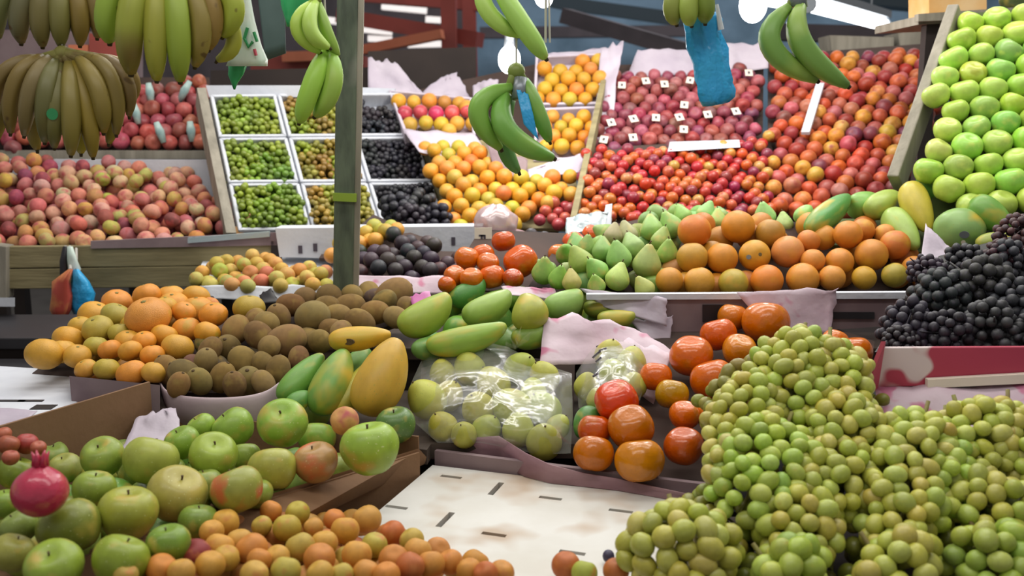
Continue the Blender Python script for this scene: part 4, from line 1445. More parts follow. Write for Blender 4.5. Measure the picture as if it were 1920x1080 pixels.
o_ = rail.location.copy()
quadbox('plank', 'wood', (14, 462), (522, 458), (524, 497), (14, 503), 3.06, 3.085, rail, o_, bevel=.003)
quadbox('plank', 'wood', (14, 505), (372, 499), (372, 538), (14, 542), 3.06, 3.085, rail, o_, bevel=.003)
quadbox('end_post', 'greywood', (-20, 458), (12, 462), (12, 560), (-20, 560), 3.04, 3.09, rail, o_, bevel=.003)
quadbox('edge_strip', 'carddark', (170, 452), (520, 436), (520, 460), (170, 466), 3.05, 3.06, rail, o_)
quadbox('blue_edge_film', 'bluewrap', (352, 446), (505, 434), (505, 444), (352, 456), 3.04, 3.05, rail, o_)
quadbox('corner_bracket', 'darkwood', (508, 452), (526, 452), (526, 490), (508, 490), 3.05, 3.07, rail, o_)
for k, x in enumerate((-30, 480)):
    q = at(x, 540, 3.07)-o_
    MB().box((q.x-.02, q.y-.01, -o_.z), (q.x+.02, q.y+.02, q.z)).build('leg', M['darkwood'], rail)
tag(quadbox('foam_backboard', 'foam', (-40, 298), (412, 300), (432, 392), (-40, 350), 3.62, 3.64), 'white foam board behind the heap of peaches', 'board')

# red apples in wrappers on the shelf above the peaches
RA = Plane((0, 275, 3.72), (390, 275, 3.75), (200, 160, 3.95))
fill('wrapped_red_apple', ME['redapple'], [(-20, 165), (385, 150), (392, 278), (-20, 278)], RA, .06, [('b45e58', 3, 'pinkish red'), ('984a48', 2, 'dark red'), ('c07048', 1, 'orange-red')], '{c} apple on the shelf above the peaches', 'apple', 'red apples on the upper left shelf', jit=.15)
for (u, v, a) in ((281, 173, .1), (346, 170, -.7), (300, 247, .35), (358, 245, .05), (255, 212, .2), (378, 215, .1)):
    P = RA.hit(u, v, .045)
    m = MB().tube([P+Vector((-math.sin(a)*.035, 0, .035)), P, P+Vector((math.sin(a)*.035, 0, -.04))], [.010, .017, .010], 8)
    tag(m.build('paper_wrapper', M['teal'], smooth=True, origin=P), 'small pale teal wrapper twist among the red apples on the shelf', 'wrapper', 'wrapper twists on the red apples')
sh = empty('shelf', at(200, 290, 3.7), 'grey-brown shelf edge above the heap of peaches', 'shelf')
o_ = sh.location.copy()
quadbox('front_edge', 'greywood', (-40, 282), (400, 283), (404, 298), (-40, 298), 3.69, 3.72, sh, o_)
slab('shelf_board', [RA.hit(*p, -.05)-o_ for p in ((-60, 285), (400, 285), (392, 145), (-60, 145))], RA.n, .015, 'bed', parent=sh)
for x in (20, 380):
    q = at(x, 290, 3.8)-o_
    MB().box((q.x-.02, q.y-.02, -o_.z), (q.x+.02, q.y+.02, q.z-.03)).build('leg', M['darkwood'], sh)
tag(quadbox('grey_carton', 'carddark', (-40, 55), (235, 60), (235, 152), (-40, 153), 4.2, 4.4), 'grey-mauve carton behind the bananas at the upper left', 'carton')
tag(quadbox('orange_carton', 'orangebeam', (128, 84), (165, 84), (165, 152), (128, 152), 4.125, 4.19), 'small orange carton between the hanging bananas', 'carton')
tag(quadbox('red_carton', 'redbeam', (167, 62), (232, 72), (232, 152), (167, 152), 4.125, 4.19), 'dark red carton between the hanging bananas', 'carton')
for nm, (a, b, c, d, Y0, Y1) in (('carton_shelf', ((-60, 152), (240, 152), (240, 162), (-60, 162), 4.12, 4.45)),):
    tag(quadbox(nm, 'darkwood', a, b, c, d, Y0, Y1), 'dark shelf holding the cartons behind the bananas', 'shelf')
for x in (-30, 228):
    q = at(x, 160, 4.3)
    s_ = MB().box((q.x-.02, q.y-.02, 0), (q.x+.02, q.y+.02, q.z+.004)).build('leg', M['darkwood'], bpy.data.objects['carton_shelf'])

# grid of white foam trays: green grapes and black grapes
TL, TR, BL, BR = at(392, 176, 3.55), at(752, 172, 3.85), at(446, 432, 3.2), at(842, 430, 3.5)
gn = (TR-TL).cross(BL-TL).normalized()
if gn.dot(EYE-TL) < 0:
    gn = -gn


def GRID(s, t):
    return (TL*(1-s)+TR*s)*(1-t)+(BL*(1-s)+BR*s)*t


def foam_tray(P, n, h, t, label, name='foam_tray', mat='foam'):
    """P: four rim corners tl, tr, br, bl"""
    c = sum(P, Vector())/4
    e = empty(name, c-n*h, label, 'tray')
    o = Vector(e.location)
    m = MB()
    Q = [p+(c-p).normalized()*t*1.5 for p in P]
    for i in range(4):
        j = (i+1) % 4
        m.hexa([P[i]-n*h-o, P[j]-n*h-o, Q[j]-n*h-o, Q[i]-n*h-o, P[i]-o, P[j]-o, Q[j]-o, Q[i]-o])
    m.build('rim', M[mat], e, bevel=.004)
    f = MB()
    f.hexa([p-n*h-o for p in P]+[p-n*(h-.008)-o for p in P])
    f.build('floor', M[mat], e)
    return e


rowname = ['top', 'middle', 'bottom']
GC = [[('7f9630', 3), ('8ea038', 2), ('6f8a2e', 2)], [('97923a', 3), ('87942f', 2), ('9c8038', 2)]]
for i in range(3):
    for j in range(3):
        s0, s1, t0, t1 = i/3+.004, (i+1)/3-.004, j/3+.004, (j+1)/3-.004
        P = [GRID(s0, t0), GRID(s1, t0), GRID(s1, t1), GRID(s0, t1)]
        what = ('left', 'middle', 'right')[i]
        foam_tray(P, gn, .075, .011, 'white foam tray of %s grapes, %s row, %s column of the tilted grid' % ('black' if i == 2 else 'green', rowname[j], what))
        for a in range(4):
            for b in range(3):
                s = s0+(s1-s0)*(.19+.207*a+random.uniform(-.02, .02))
                t = t0+(t1-t0)*(.23+.27*b+random.uniform(-.02, .02))
                if i == 2 and b == 0 and a > 0 and j == 0:
                    continue
                q = GRID(s, t)+gn*(random.uniform(-.036, -.02)+(.012 if j == 2 else 0))
                o = link('grape_bunch_in_tray', (BK if i == 2 else SG)[random.randrange(3)])
                o.location = q
                o.rotation_euler = rnd_rot(False)
                r = .037*random.uniform(.92, 1.08)
                o.scale = (r, r, r)
                o.color = hexc(jitter('26262c' if i == 2 else pick(GC[i])[0], 6))
                tag(o, '%s grape bunch in the %s row, %s column of foam trays' % ('black' if i == 2 else ('yellow-green' if i == 1 else 'green'), rowname[j], what), 'grapes', 'grape bunches in the foam trays')
stg = slab('tray_stand', [GRID(-.01, -.02)-gn*.088, GRID(1.01, -.02)-gn*.088, GRID(1.01, 1.02)-gn*.088, GRID(-.01, 1.02)-gn*.088], gn, .015, 'greywood', 'tilted stand board under the grid of foam trays', 'stand', legs=True)
tag(quadbox('foam_backboard', 'foam', (386, 160), (566, 160), (566, 182), (392, 182), 3.66, 3.70), 'white foam board along the top of the green grape trays', 'board')
tag(quadbox('foam_backboard', 'foam', (560, 160), (740, 166), (740, 216), (560, 182), 3.86, 3.90), 'white foam board behind the top black grape tray', 'board')
tag(MB().hexa([GRID(-.012, -.03)-gn*.08, GRID(-.055, -.03)-gn*.08, GRID(-.055, 1.03)-gn*.08, GRID(-.012, 1.03)-gn*.08, GRID(-.012, -.03)+gn*.012, GRID(-.055, -.03)+gn*.012, GRID(-.055, 1.03)+gn*.012, GRID(-.012, 1.03)+gn*.012]).build('side_board', M['greywood']), 'whitish side board left of the green grape trays', 'board')
tag(MB().hexa([GRID(1.012, .3)-gn*.08, GRID(1.075, .3)-gn*.08, GRID(1.075, 1.06)-gn*.08, GRID(1.012, 1.06)-gn*.08, GRID(1.012, .3)+gn*.02, GRID(1.075, .3)+gn*.02, GRID(1.075, 1.06)+gn*.02, GRID(1.012, 1.06)+gn*.02]).build('side_board', M['wood']), 'brown side board between the black grapes and orange heap', 'board')
bunches('black_grape_bunch_loose', BK, [(742, 392, 60, 'black grape bunch spilling below the black trays, left'), (790, 392, 64, 'black grape bunch spilling below the black trays, middle'), (818, 412, 56, 'black grape bunch spilling below the black trays, right'), (770, 412, 50, 'black grape bunch spilling below the black trays, lowest')],
        Plane((740, 420, 3.12), (830, 420, 3.2), (780, 370, 3.36)), '', 'grapes', 'black grape bunches below the trays', [('232329', 1)])
wf = quadbox('white_carton', 'foam', (516, 428), (905, 424), (905, 490), (524, 482), 3.02, 3.1)
tag(wf, 'long white carton front below the grape trays', 'carton')
for (u, v) in ((563, 468), (591, 464), (850, 452)):
    P = at(u, v, 3.018)
    MB().box(P-Vector((.006, .001, .012)), P+Vector((.006, .002, .012))).build('printed_mark', M['ink'], wf)

# small yellow-red apples in a white paper tray
mark = len(PLACED)
ZP = Plane((380, 530, 2.75), (600, 530, 2.75), (500, 485, 2.95))
fill('small_apple', ME['apricot'], [(360, 522), (385, 498), (430, 484), (480, 474), (520, 484), (570, 500), (612, 508), (620, 540), (370, 540)], ZP, .046, [('c0a24a', 3, 'yellow'), ('c27848', 2, 'red-blushed'), ('a8a048', 2, 'greenish'), ('cc9848', 2, 'orange-yellow')],
     '{c} small apple in the white paper tray left of the post', 'apple', 'small apples in the white paper tray', jit=.3, noff=.3)
slab('paper_tray', [ZP.hit(*p, -.045) for p in ((355, 546), (640, 546), (620, 480), (480, 466), (380, 490))], ZP.n, .012, 'foam', 'white tray bottom under the small yellow-red apples', 'tray')
sheet('paper_liner', [at(372, 536, 2.70), at(622, 536, 2.70), at(625, 566, 2.68), at(385, 560, 2.68)], 'foam', amp=.008, label='white paper edge in front of the small apples', cat='paper', seed=31)
# yellow plums and dark plums right of the post
for nm, P_, poly, pal, lab, grp in (('yellow_plum', Plane((600, 480, 2.9), (650, 480, 2.9), (630, 450, 3.0)), [(598, 484), (612, 462), (650, 446), (660, 484)], [('d0a848', 1, 'golden')], '{c} plum left of the post behind the small apples', 'yellow plums left of the post'),
                               ('yellow_plum', Plane((680, 460, 2.86), (760, 460, 2.86), (720, 420, 3.0)), [(668, 466), (672, 425), (700, 402), (740, 420), (765, 440), (720, 462)], [('cda23a', 2, 'golden'), ('a8a03c', 1, 'greenish')], '{c} plum right of the post above the dark plums', 'yellow plums right of the post'),
                               ('dark_plum', Plane((680, 515, 2.66), (850, 515, 2.7), (770, 450, 2.86)), [(664, 520), (668, 475), (700, 462), (730, 440), (770, 436), (805, 448), (815, 470), (862, 472), (868, 500), (835, 520)], [('2c2226', 3, 'blackish'), ('3c2a32', 2, 'purple-brown'), ('3a2426', 1, 'reddish dark')], '{c} plum in the dark pile right of the post', 'dark plums right of the post')):
    fill(nm, ME['dark' if nm == 'dark_plum' else 'lemon'], poly, P_, .048, pal, lab, 'plum', grp, jit=.3, noff=.35)
    slab('plum_board', [P_.hit(*p, -.05) for p in poly], P_.n, .01, 'bed', {'yellow plums left of the post': 'shade-coloured board under the golden plums left of the post', 'yellow plums right of the post': 'shade-coloured board under the golden plums right of the post'}.get(grp, 'shade-coloured board under the dark plums'), 'board')
sheet('paper_liner', [at(662, 516, 2.60), at(835, 518, 2.62), at(840, 552, 2.58), at(664, 548, 2.56)], 'pinkliner', amp=.008, label='pink and white paper edge in front of the dark plums', cat='paper', seed=33)
fill('dark_plum', ME['dark'], [(985, 470), (995, 440), (1030, 432), (1045, 460)], Plane((990, 470, 2.76), (1040, 470, 2.78), (1010, 440, 2.86)), .04, [('2e3038', 1, 'bluish black')], '{c} plum in the small pile behind the pears', 'plum', 'dark plums behind the pears', jit=.2)
# wrapped parcel with a tag
pc = at(930, 418, 2.84)
par = empty('wrapped_parcel', pc-Vector((0, 0, .05)), 'pink and white plastic parcel with a tag behind the persimmons', 'parcel')
lathe(lambda p, a: V(.062*math.sin(p)*math.cos(a), .05*math.sin(p)*math.sin(a), .052*math.cos(p))*(1+.16*noise.noise(V(math.cos(a)*2, math.sin(a)*2, math.cos(p)*2)))+V(0, 0, .05), 28, 18).build('wrap', M['wrap'], par, smooth=True)
lathe(lambda p, a: V(.085*math.sin(p)*math.cos(a), .05*math.sin(p)*math.sin(a), .035*math.cos(p))+V(.025, .02, -.002), 24, 14).build('contents', M['mauve'], par, smooth=True)
q = at(906, 447, 2.74)
tg = MB().box(q-Vector((.024, .001, .03))-Vector(par.location), q+Vector((.024, .001, .03))-Vector(par.location)).build('tag', M['tag'], par)
for dx, dz, w, h in ((-.004, .008, .008, .0025), (-.004, -.002, .003, .012), (.004, .002, .003, .008)):
    MB().box(Vector((dx-w, -.002, dz-h))+q-Vector(par.location), Vector((dx+w, -.0008, dz+h))+q-Vector(par.location)).build('tag_print', M['ink'], tg)
sheet('plastic_scrap', [at(1062, 410, 2.9), at(1142, 398, 2.88), at(1130, 432, 2.8), at(1060, 450, 2.82)], 'bluewrap', amp=.02, label='pale blue plastic scrap behind the pears', cat='plastic', seed=41)
sheet('plastic_scrap', [at(1136, 386, 2.96), at(1148, 384, 2.96), at(1146, 430, 2.9), at(1128, 428, 2.9)], 'foam', amp=.01, nu=5, label='thin white plastic tip standing behind the pears', cat='plastic', seed=42)

# orange and yellow fruit trays
V4 = Plane((850, 420, 3.2), (1060, 415, 3.2), (900, 290, 3.5))
OY = [('cf9a2e', 4, 'golden'), ('d08a2c', 3, 'orange'), ('b8a034', 2, 'greenish yellow'), ('c8782c', 1, 'deep orange')]
fill('small_orange', ME['smallorange'], [(785, 278), (905, 272), (925, 318), (985, 338), (1076, 314), (1085, 372), (1010, 385), (985, 422), (848, 424)], V4, .056, OY, '{c} small orange in the large heap right of the black grapes', 'orange', 'small oranges in the large heap', jit=.3, noff=.25)
fill('red_plum', ME['plum'], [(1005, 392), (1040, 372), (1086, 372), (1086, 424), (1000, 424)], V4, .042, [('a03a40', 2, 'dark red'), ('b85a3c', 1, 'orange-red')], '{c} plum at the lower right corner of the small orange heap', 'plum', 'red plums beside the small oranges', jit=.3, noff=.25)
stand('orange_stand', ((860, 428), (1085, 428), (1080, 312), (905, 262), (800, 280)), V4, -.045, 'tilted board under the large heap of small oranges', 'wood', feet=[(-.02, 3.42), (.14, 3.42)])
V1 = Plane((760, 245, 3.68), (885, 245, 3.68), (800, 175, 3.85))
for r, (pv, pal) in enumerate((([(736, 172), (880, 186), (884, 206), (748, 196)], [('cf9832', 3, 'golden'), ('c07c2e', 1, 'orange')]), ([(748, 196), (884, 206), (886, 228), (756, 222)], [('cc5250', 3, 'pinkish red'), ('c24670', 1, 'pink')]), ([(756, 222), (886, 228), (888, 248), (764, 244)], [('d0a438', 1, 'golden')]))):
    fill('small_orange' if r != 1 else 'red_plum', ME['smallorange'] if r != 1 else ME['plum'], pv, V1, .058, pal, ['{c} small orange in the back row of the tray above the black grapes', '{c} plum in the middle row of the tray above the black grapes', '{c} small orange in the front row of the tray above the black grapes'][r], 'orange' if r != 1 else 'plum', 'fruit in the tray above the black grapes', jit=.1)
foam_tray([V1.hit(728, 168, .012), V1.hit(886, 182, .012), V1.hit(892, 252, .012), V1.hit(758, 250, .012)], V1.n, .055, .01, 'pale tray of golden and pinkish fruit above the black grapes', 'paper_tray', 'liner')
sheet('tray_paper', [at(756, 246, 3.64), at(888, 248, 3.64), at(932, 322, 3.48), at(786, 282, 3.50)], 'liner', amp=.012, label='pale lilac paper between the upper tray and the small orange heap', cat='paper', seed=51)
V2 = Plane((1020, 188, 3.78), (1120, 188, 3.78), (1070, 110, 3.92))
fill('small_orange', ME['smallorange'], [(1012, 118), (1128, 106), (1122, 186), (1008, 188)], V2, .06, OY[:2], '{c} small orange in the upper right tray under the bulb', 'orange', 'small oranges in the upper right tray', jit=.1)
foam_tray([V2.hit(1004, 104, .012), V2.hit(1136, 98, .012), V2.hit(1126, 194, .012), V2.hit(1000, 196, .012)], V2.n, .055, .01, 'pale tray of small oranges right of the glowing bulb', 'paper_tray', 'liner')
V3 = Plane((1020, 290, 3.56), (1100, 290, 3.56), (1070, 210, 3.72))
fill('small_orange', ME['smallorange'], [(1014, 218), (1112, 210), (1106, 286), (1010, 292)], V3, .056, OY[:3], '{c} small orange in the lower right tray behind the green bananas', 'orange', 'small oranges in the lower right tray', jit=.1)
foam_tray([V3.hit(1004, 202, .012), V3.hit(1120, 198, .012), V3.hit(1110, 298, .012), V3.hit(1000, 300, .012)], V3.n, .055, .01, 'pale tray of small oranges behind the hanging green bananas', 'paper_tray', 'liner')
bk_pts = [(776, 170), (1135, 92), (1115, 300), (905, 262), (790, 252)]
pbk = Plane((760, 262, 3.74), (1100, 262, 3.74), (900, 100, 4.08))
stand('upper_stand', bk_pts, pbk, -.06, 'tilted board under the upper trays of small oranges', 'bed')
sheet('tray_paper', [at(985, 318, 3.46), at(1102, 286, 3.5), at(1086, 322, 3.42), at(990, 342, 3.42)], 'liner', amp=.012, label='crumpled pale paper above the right part of the orange heap', cat='paper', seed=53)
sheet('tray_paper', [at(908, 262, 3.5), at(990, 300, 3.46), at(985, 338, 3.40), at(930, 324, 3.40)], 'carddark', amp=.014, label='mauve paper below the hanging green bananas', cat='paper', seed=54)
sheet('paper_sheet', [at(690, 108, 3.98), at(740, 118, 3.98), at(800, 182, 3.92), at(690, 178, 3.9)], 'liner', amp=.02, label='big white paper sheet standing behind the black grape tray', cat='paper', seed=55)
sheet('paper_sheet', [at(828, 142, 4.0), at(856, 132, 4.0), at(884, 190, 3.94), at(790, 178, 3.94)], 'liner', amp=.02, label='pinkish white paper peak behind the golden and pinkish tray', cat='paper', seed=56)
sheet('paper_sheet', [at(1128, 92, 3.92), at(1168, 74, 3.9), at(1142, 250, 3.64), at(1104, 292, 3.6)], 'liner', amp=.02, nv=16, label='long white paper edge left of the wrapped red apples', cat='paper', seed=57)
sheet('paper_sheet', [at(1010, 98, 4.02), at(1140, 92, 4.0), at(1136, 112, 3.98), at(1006, 118, 3.98)], 'liner', amp=.016, label='white paper strip behind the upper right orange tray', cat='paper', seed=58)
sheet('paper_sheet', [at(886, 160, 3.92), at(935, 150, 3.9), at(930, 190, 3.86), at(888, 220, 3.84)], 'liner', amp=.016, label='white paper scrap behind the hanging green bananas', cat='paper', seed=59)
tag(quadbox('plywood_sheet', 'darkwood', (690, 96), (892, 88), (892, 240), (690, 240), 4.25, 4.3), 'dark brown panel behind the upper fruit trays', 'panel')
tag(quadbox('plywood_sheet', 'darkwood', (395, 132), (694, 126), (694, 200), (395, 200), 4.3, 4.34), 'dark panel behind the green grape trays', 'panel')
MB().box((-1.1, 4.3, 0), (-1.04, 4.34, 1.7)).build('leg', M['darkwood'], bpy.data.objects['plywood_sheet.001'])
MB().box((-.3, 4.26, 0), (-.24, 4.3, 1.7)).build('leg', M['darkwood'], bpy.data.objects['plywood_sheet'])

# red apples with paper tags, small red plums
RB = Plane((1120, 268, 3.6), (1400, 262, 3.6), (1280, 140, 3.88))
fill('red_apple', ME['redapple'], [(1152, 138), (1424, 126), (1418, 262), (1385, 270), (1250, 278), (1098, 280)], RB, .052, [('944448', 4, 'dark red'), ('a45a5a', 2, 'dull red'), ('80424e', 2, 'purplish red')], '{c} apple in the tagged tray above the red plums', 'apple', 'red apples in the tagged tray', jit=.12)
for (u, v) in ((1166, 160), (1211, 152), (1246, 158), (1294, 151), (1146, 230), (1188, 223), (1230, 221), (1274, 220), (1327, 215), (1380, 209), (1132, 262), (1187, 258), (1404, 137), (1282, 243), (1283, 197)):
    P = RB.hit(u, v, .036)
    e = empty('paper_tag', P, 'small cream paper tag lying on the dark red apples', 'tag', 'paper tags on the red apples')
    z = RB.n
    x = RB.x
    y = RB.y
    w, h = .014, .018
    a = random.uniform(-.3, .3)
    X, Y2 = x*math.cos(a)+y*math.sin(a), y*math.cos(a)-x*math.sin(a)
    MB().hexa([X*(sx*w)+Y2*(sy*h) for sx, sy in ((-1, -1), (1, -1), (1, 1), (-1, 1))]+[X*(sx*w)+Y2*(sy*h)+z*.002 for sx, sy in ((-1, -1), (1, -1), (1, 1), (-1, 1))]).build('card', M['tag'], e)
    MB().hexa([X*(sx*.004)+Y2*(sy*.007)+z*.0021 for sx, sy in ((-1, -1), (1, -1), (1, 1), (-1, 1))]+[X*(sx*.004)+Y2*(sy*.007)+z*.0028 for sx, sy in ((-1, -1), (1, -1), (1, 1), (-1, 1))]).build('print', M['ink'], e)
stand('red_apple_stand', ((1085, 285), (1430, 275), (1432, 112), (1150, 122)), RB, -.045, 'tilted board under the tagged red apples')
SPP = Plane((1100, 405, 3.16), (1430, 400, 3.16), (1260, 275, 3.48))
fill('small_red_plum', ME['plum'], [(1094, 284), (1250, 274), (1392, 270), (1440, 250), (1446, 400), (1260, 412), (1086, 416)], SPP, .041, [('b4342e', 4, 'bright red'), ('c8642e', 3.5, 'orange-red'), ('8c3440', 2, 'dark red'), ('c88a48', 1.3, 'yellow-blushed')], '{c} plum in the bed of small red plums', 'plum', 'small red plums in the sloping bed', jit=.35, noff=.3, k=1.0)
stand('plum_stand', ((1078, 422), (1460, 412), (1446, 260), (1090, 278)), SPP, -.04, 'tilted board under the bed of small red plums')
foam = MB().hexa([SPP.hit(1252, 284, .0), SPP.hit(1388, 276, .0), SPP.hit(1386, 262, 0), SPP.hit(1256, 266, 0), SPP.hit(1252, 284, .03), SPP.hit(1388, 276, .03), SPP.hit(1386, 262, .03), SPP.hit(1256, 266, .03)])
tag(foam.build('foam_strip', M['foam']), 'white foam strip between the tagged red apples and red plums', 'strip')
sheet('paper_sheet', [at(1196, 92, 3.98), at(1310, 92, 3.98), at(1310, 142, 3.92), at(1176, 142, 3.92)], 'liner', amp=.016, label='white paper lining behind the tagged red apples, left of the sleeve', cat='paper', seed=61)
sheet('paper_sheet', [at(1340, 84, 3.98), at(1440, 80, 3.98), at(1440, 130, 3.92), at(1350, 134, 3.92)], 'liner', amp=.016, label='white paper lining behind the tagged red apples, right of the sleeve', cat='paper', seed=62)
tag(MB().beam(SPP.hit(1075, 424, -.01), RB.hit(1140, 125, -.01), .02, .05).build('divider_board', M['wood']), 'brown divider board left of the small red plums', 'board')
# nectarines
NP = Plane((1450, 402, 3.2), (1690, 392, 3.16), (1600, 100, 3.92))
fill('nectarine', ME['nectarine'], [(1446, 120), (1470, 112), (1562, 100), (1762, 84), (1770, 100), (1742, 236), (1696, 390), (1560, 404), (1450, 408)], NP, .0585, [('c0582e', 4, 'orange-red'), ('98382e', 3, 'dark red'), ('d09040', 2.4, 'golden-blushed'), ('b45e58', 2, 'pinkish red'), ('803c44', .8, 'purplish red')],
     '{c} nectarine in the wide sloping bed left of the plank', 'nectarine', 'nectarines in the sloping bed', jit=.25, noff=.2)
stand('nectarine_stand', ((1440, 415), (1710, 400), (1785, 78), (1440, 104)), NP, -.05, 'tilted board under the wide bed of nectarines')
tag(MB().beam(NP.hit(1510, 250, .045), NP.hit(1538, 158, .045), .028, .012).build('price_stick', M['foam']), 'white plastic stick standing among the nectarines', 'stick')
for nm, a, b, c, d, lab in (('grey_carton', (1556, 66), (1676, 70), (1676, 102), (1560, 102), 'pale grey carton edge above the nectarines, left one'), ('grey_carton', (1684, 62), (1778, 54), (1770, 90), (1690, 96), 'pale grey carton edge above the nectarines, right one')):
    tag(quadbox(nm, 'greywood', a, b, c, d, 4.14, 4.3), lab, 'carton')
tag(quadbox('carton_shelf', 'darkwood', (1430, 100), (1790, 98), (1790, 108), (1430, 110), 4.12, 4.35), 'dark shelf under the pale grey cartons', 'shelf')
q = at(1600, 106, 4.2)
MB().box((q.x-.02, q.y-.02, 0), (q.x+.02, q.y+.02, q.z)).build('leg', M['darkwood'], bpy.data.objects['carton_shelf.001'])
# green apple wall at the right
AW = Plane((1760, 395, 2.52), (1900, 395, 2.48), (1850, 45, 2.9))
fill('small_green_apple', ME['wall_apple'], [(1792, 30), (1960, 8), (1980, 410), (1890, 412), (1800, 395), (1722, 350), (1734, 240), (1758, 140)], AW, .0725, [('a4c650', 3, 'light green'), ('b0cc5c', 2, 'yellowish green'), ('98bc4c', 1, 'green')], '{c} apple in the neat sloping bed at the upper right', 'apple', 'green apples in the sloping bed', jit=.04, noff=.03, k=1.0, rows=.22)
stand('apple_stand', ((1740, 420), (1990, 420), (1990, 10), (1808, 26)), AW, -.055, 'tilted board under the bed of green apples', 'bedgreen')
tag(MB().beam(AW.hit(1716, 350, .0)+Vector((-.005, .12, 0)), AW.hit(1806, 34, .0)+Vector((-.005, .04, .02)), .032, .07).build('plank', M['greywood'], bevel=.004), 'grey wooden plank between the nectarines and green apples', 'plank')
us = empty('upper_shelf', at(1830, 44, 3.1), 'pale wooden shelf above the green apples', 'shelf')
o_ = us.location.copy()
quadbox('front_edge', 'greywood', (1722, 26), (1990, 8), (1990, 30), (1722, 40), 3.1, 3.13, us, o_)
quadbox('board', 'greywood', (1722, 30), (1990, 20), (1990, 34), (1722, 46), 3.13, 3.5, us, o_)
q = at(1745, 44, 3.16)-o_
MB().box((q.x-.02, q.y-.02, -o_.z), (q.x+.02, q.y+.02, q.z)).build('leg', M['darkwood'], us)
q = at(1975, 44, 3.3)-o_
MB().box((q.x-.02, q.y-.02, -o_.z), (q.x+.02, q.y+.02, q.z)).build('leg', M['darkwood'], us)
tag(quadbox('orange_carton', 'fruitcarton', (1742, -12), (1850, -18), (1850, 20), (1742, 26), 3.14, 3.3), 'orange-yellow carton on the shelf above the green apples', 'carton')
long_fruit('papaya', ME['papaya'], (1880, -14, 3.16), (1930, 18, 3.16), 46, 'dark green papaya on the shelf in the upper right corner', 'papaya', None, '4c5c34')

# =================================================================== post, hanging things
pst = empty('stall_post', (at(648, 540, 2.45).x, 2.45, 0), 'weathered grey-green post standing in the middle of the stall', 'post')
o_ = pst.location.copy()
b0, b1 = at(645, 545, 2.45), at(655, -80, 2.45)
dd = (b1-b0)/(b1.z-b0.z)
bt = b0-dd*(b0.z-.0)
tp = b0+dd*(2.45-b0.z)
MB().beam(bt-o_, tp-o_, .040, .05).build('shaft', M['post'], pst, bevel=.004)
MB().beam(bt-o_+Vector((.0235, -.012, 0)), tp-o_+Vector((.0235, -.012, 0)), .007, .03).build('edge_strip', M['greywood'], pst)
for z, zz in ((b0+dd*(at(650, 376, 2.45).z-b0.z), b0+dd*(at(650, 361, 2.45).z-b0.z)),):
    MB().beam(z-o_+Vector((.002, 0, 0)), zz-o_+Vector((.002, 0, 0)), .056, .056).build('tape', M['tape'], pst)
RZ = 2.12
RY = 1.95
hr = empty('hanging_rail', (0, RY, 0), 'steel rail over the stall from which the bananas hang', 'rail')
MB().tube([(-2.3, 0, RZ), (2.3, 0, RZ)], .014, 10).build('pipe', M['metal'], hr, smooth=True)
for x in (-2.3, 2.3):
    MB().tube([(x, 0, 0), (x, 0, RZ+.02)], .02, 10).build('upright', M['metal'], hr, smooth=True)
PROF = [1+.07*math.cos(5*2*PI*j/15) for j in range(15)]
RADS = [.5, .68, .86, .94, 1, 1.03, 1.03, 1.03, 1.01, .97, .88, .7, .4]


def banana_hand(name, label, group, fingers, Y, mat, crown, string=True, tips='tip'):
    """each finger: start, middle, end in the photo, its width in px, how far it leans towards us, its colour"""
    C0 = at(crown[0], crown[1], Y)
    e = empty(name, C0, label, 'bananas', group)
    ps = []
    for (a, b, c, w, dy, col) in fingers:
        A, B, C2 = at(*a, Y-dy*.3), at(*b, Y-dy-.012), at(*c, Y-dy*.8)
        r = w/2*Y/F
        m = MB().tube([p-C0 for p in bez(A, B, C2, 13)], [k*r for k in RADS], 15, PROF)
        o = m.build('banana', M[mat], e, smooth=True)
        o.color = hexc(jitter(col, 7))
        d = (C2-B).normalized()
        MB().tube([C2-C0-d*.004, C2-C0+d*.008], [r*.3, r*.2], 8).build('tip', M[tips], o, smooth=True)
        ps.append(A)
    m = MB()
    for A in ps:
        m.tube([A-C0, (A-C0)*.35+Vector((0, 0, .012)), Vector((0, 0, .02))], [.006, .009, .012], 8)
    m.sphere((0, 0, .016), .017, 10, 8)
    o = m.build('crown', M['greenbanana' if mat == 'greenbanana' else 'gstem'], e, smooth=True)
    o.color = hexc('7a8a3c')
    if string:
        MB().tube([(0, 0, .02), (0, (RY-Y), RZ-.0145-C0.z)], .0022, 6).build('string', M['string'], e)
    return e


OL, OB, OV = '82722f', '7a6836', '6c6a3a'
banana_hand('banana_hand', 'large hand of olive-brown bananas hanging at the left edge', 'ripe bananas hanging at the left', [
    ((72, 108), (2, 142), (-10, 222), 27, .03, OB), ((82, 108), (30, 152), (20, 248), 29, .04, OB), ((92, 110), (60, 162), (46, 252), 31, .05, '7e7040'), ((104, 116), (86, 176), (84, 264), 33, .055, OV),
    ((112, 122), (104, 196), (102, 274), 31, .05, '74703c'), ((128, 120), (134, 198), (133, 288), 34, .055, '8c7c30'), ((148, 112), (186, 168), (194, 246), 33, .05, '8e7834'), ((140, 118), (164, 204), (174, 292), 31, .04, '8f8028'),
    ((162, 108), (212, 150), (218, 250), 29, .04, OL), ((176, 106), (234, 142), (242, 216), 25, .03, OB), ((188, 106), (244, 134), (252, 186), 20, .02, '8c7a3c'),
    ((90, 120), (66, 210), (70, 280), 28, -.01, '8a7a2e'), ((140, 120), (150, 220), (152, 286), 28, -.01, '9a842a'), ((100, 116), (20, 190), (-10, 270), 28, -.02, '846e34'), ((165, 114), (206, 196), (204, 268), 26, -.01, '8a7c2c')], 1.95, 'banana', (119, 118))
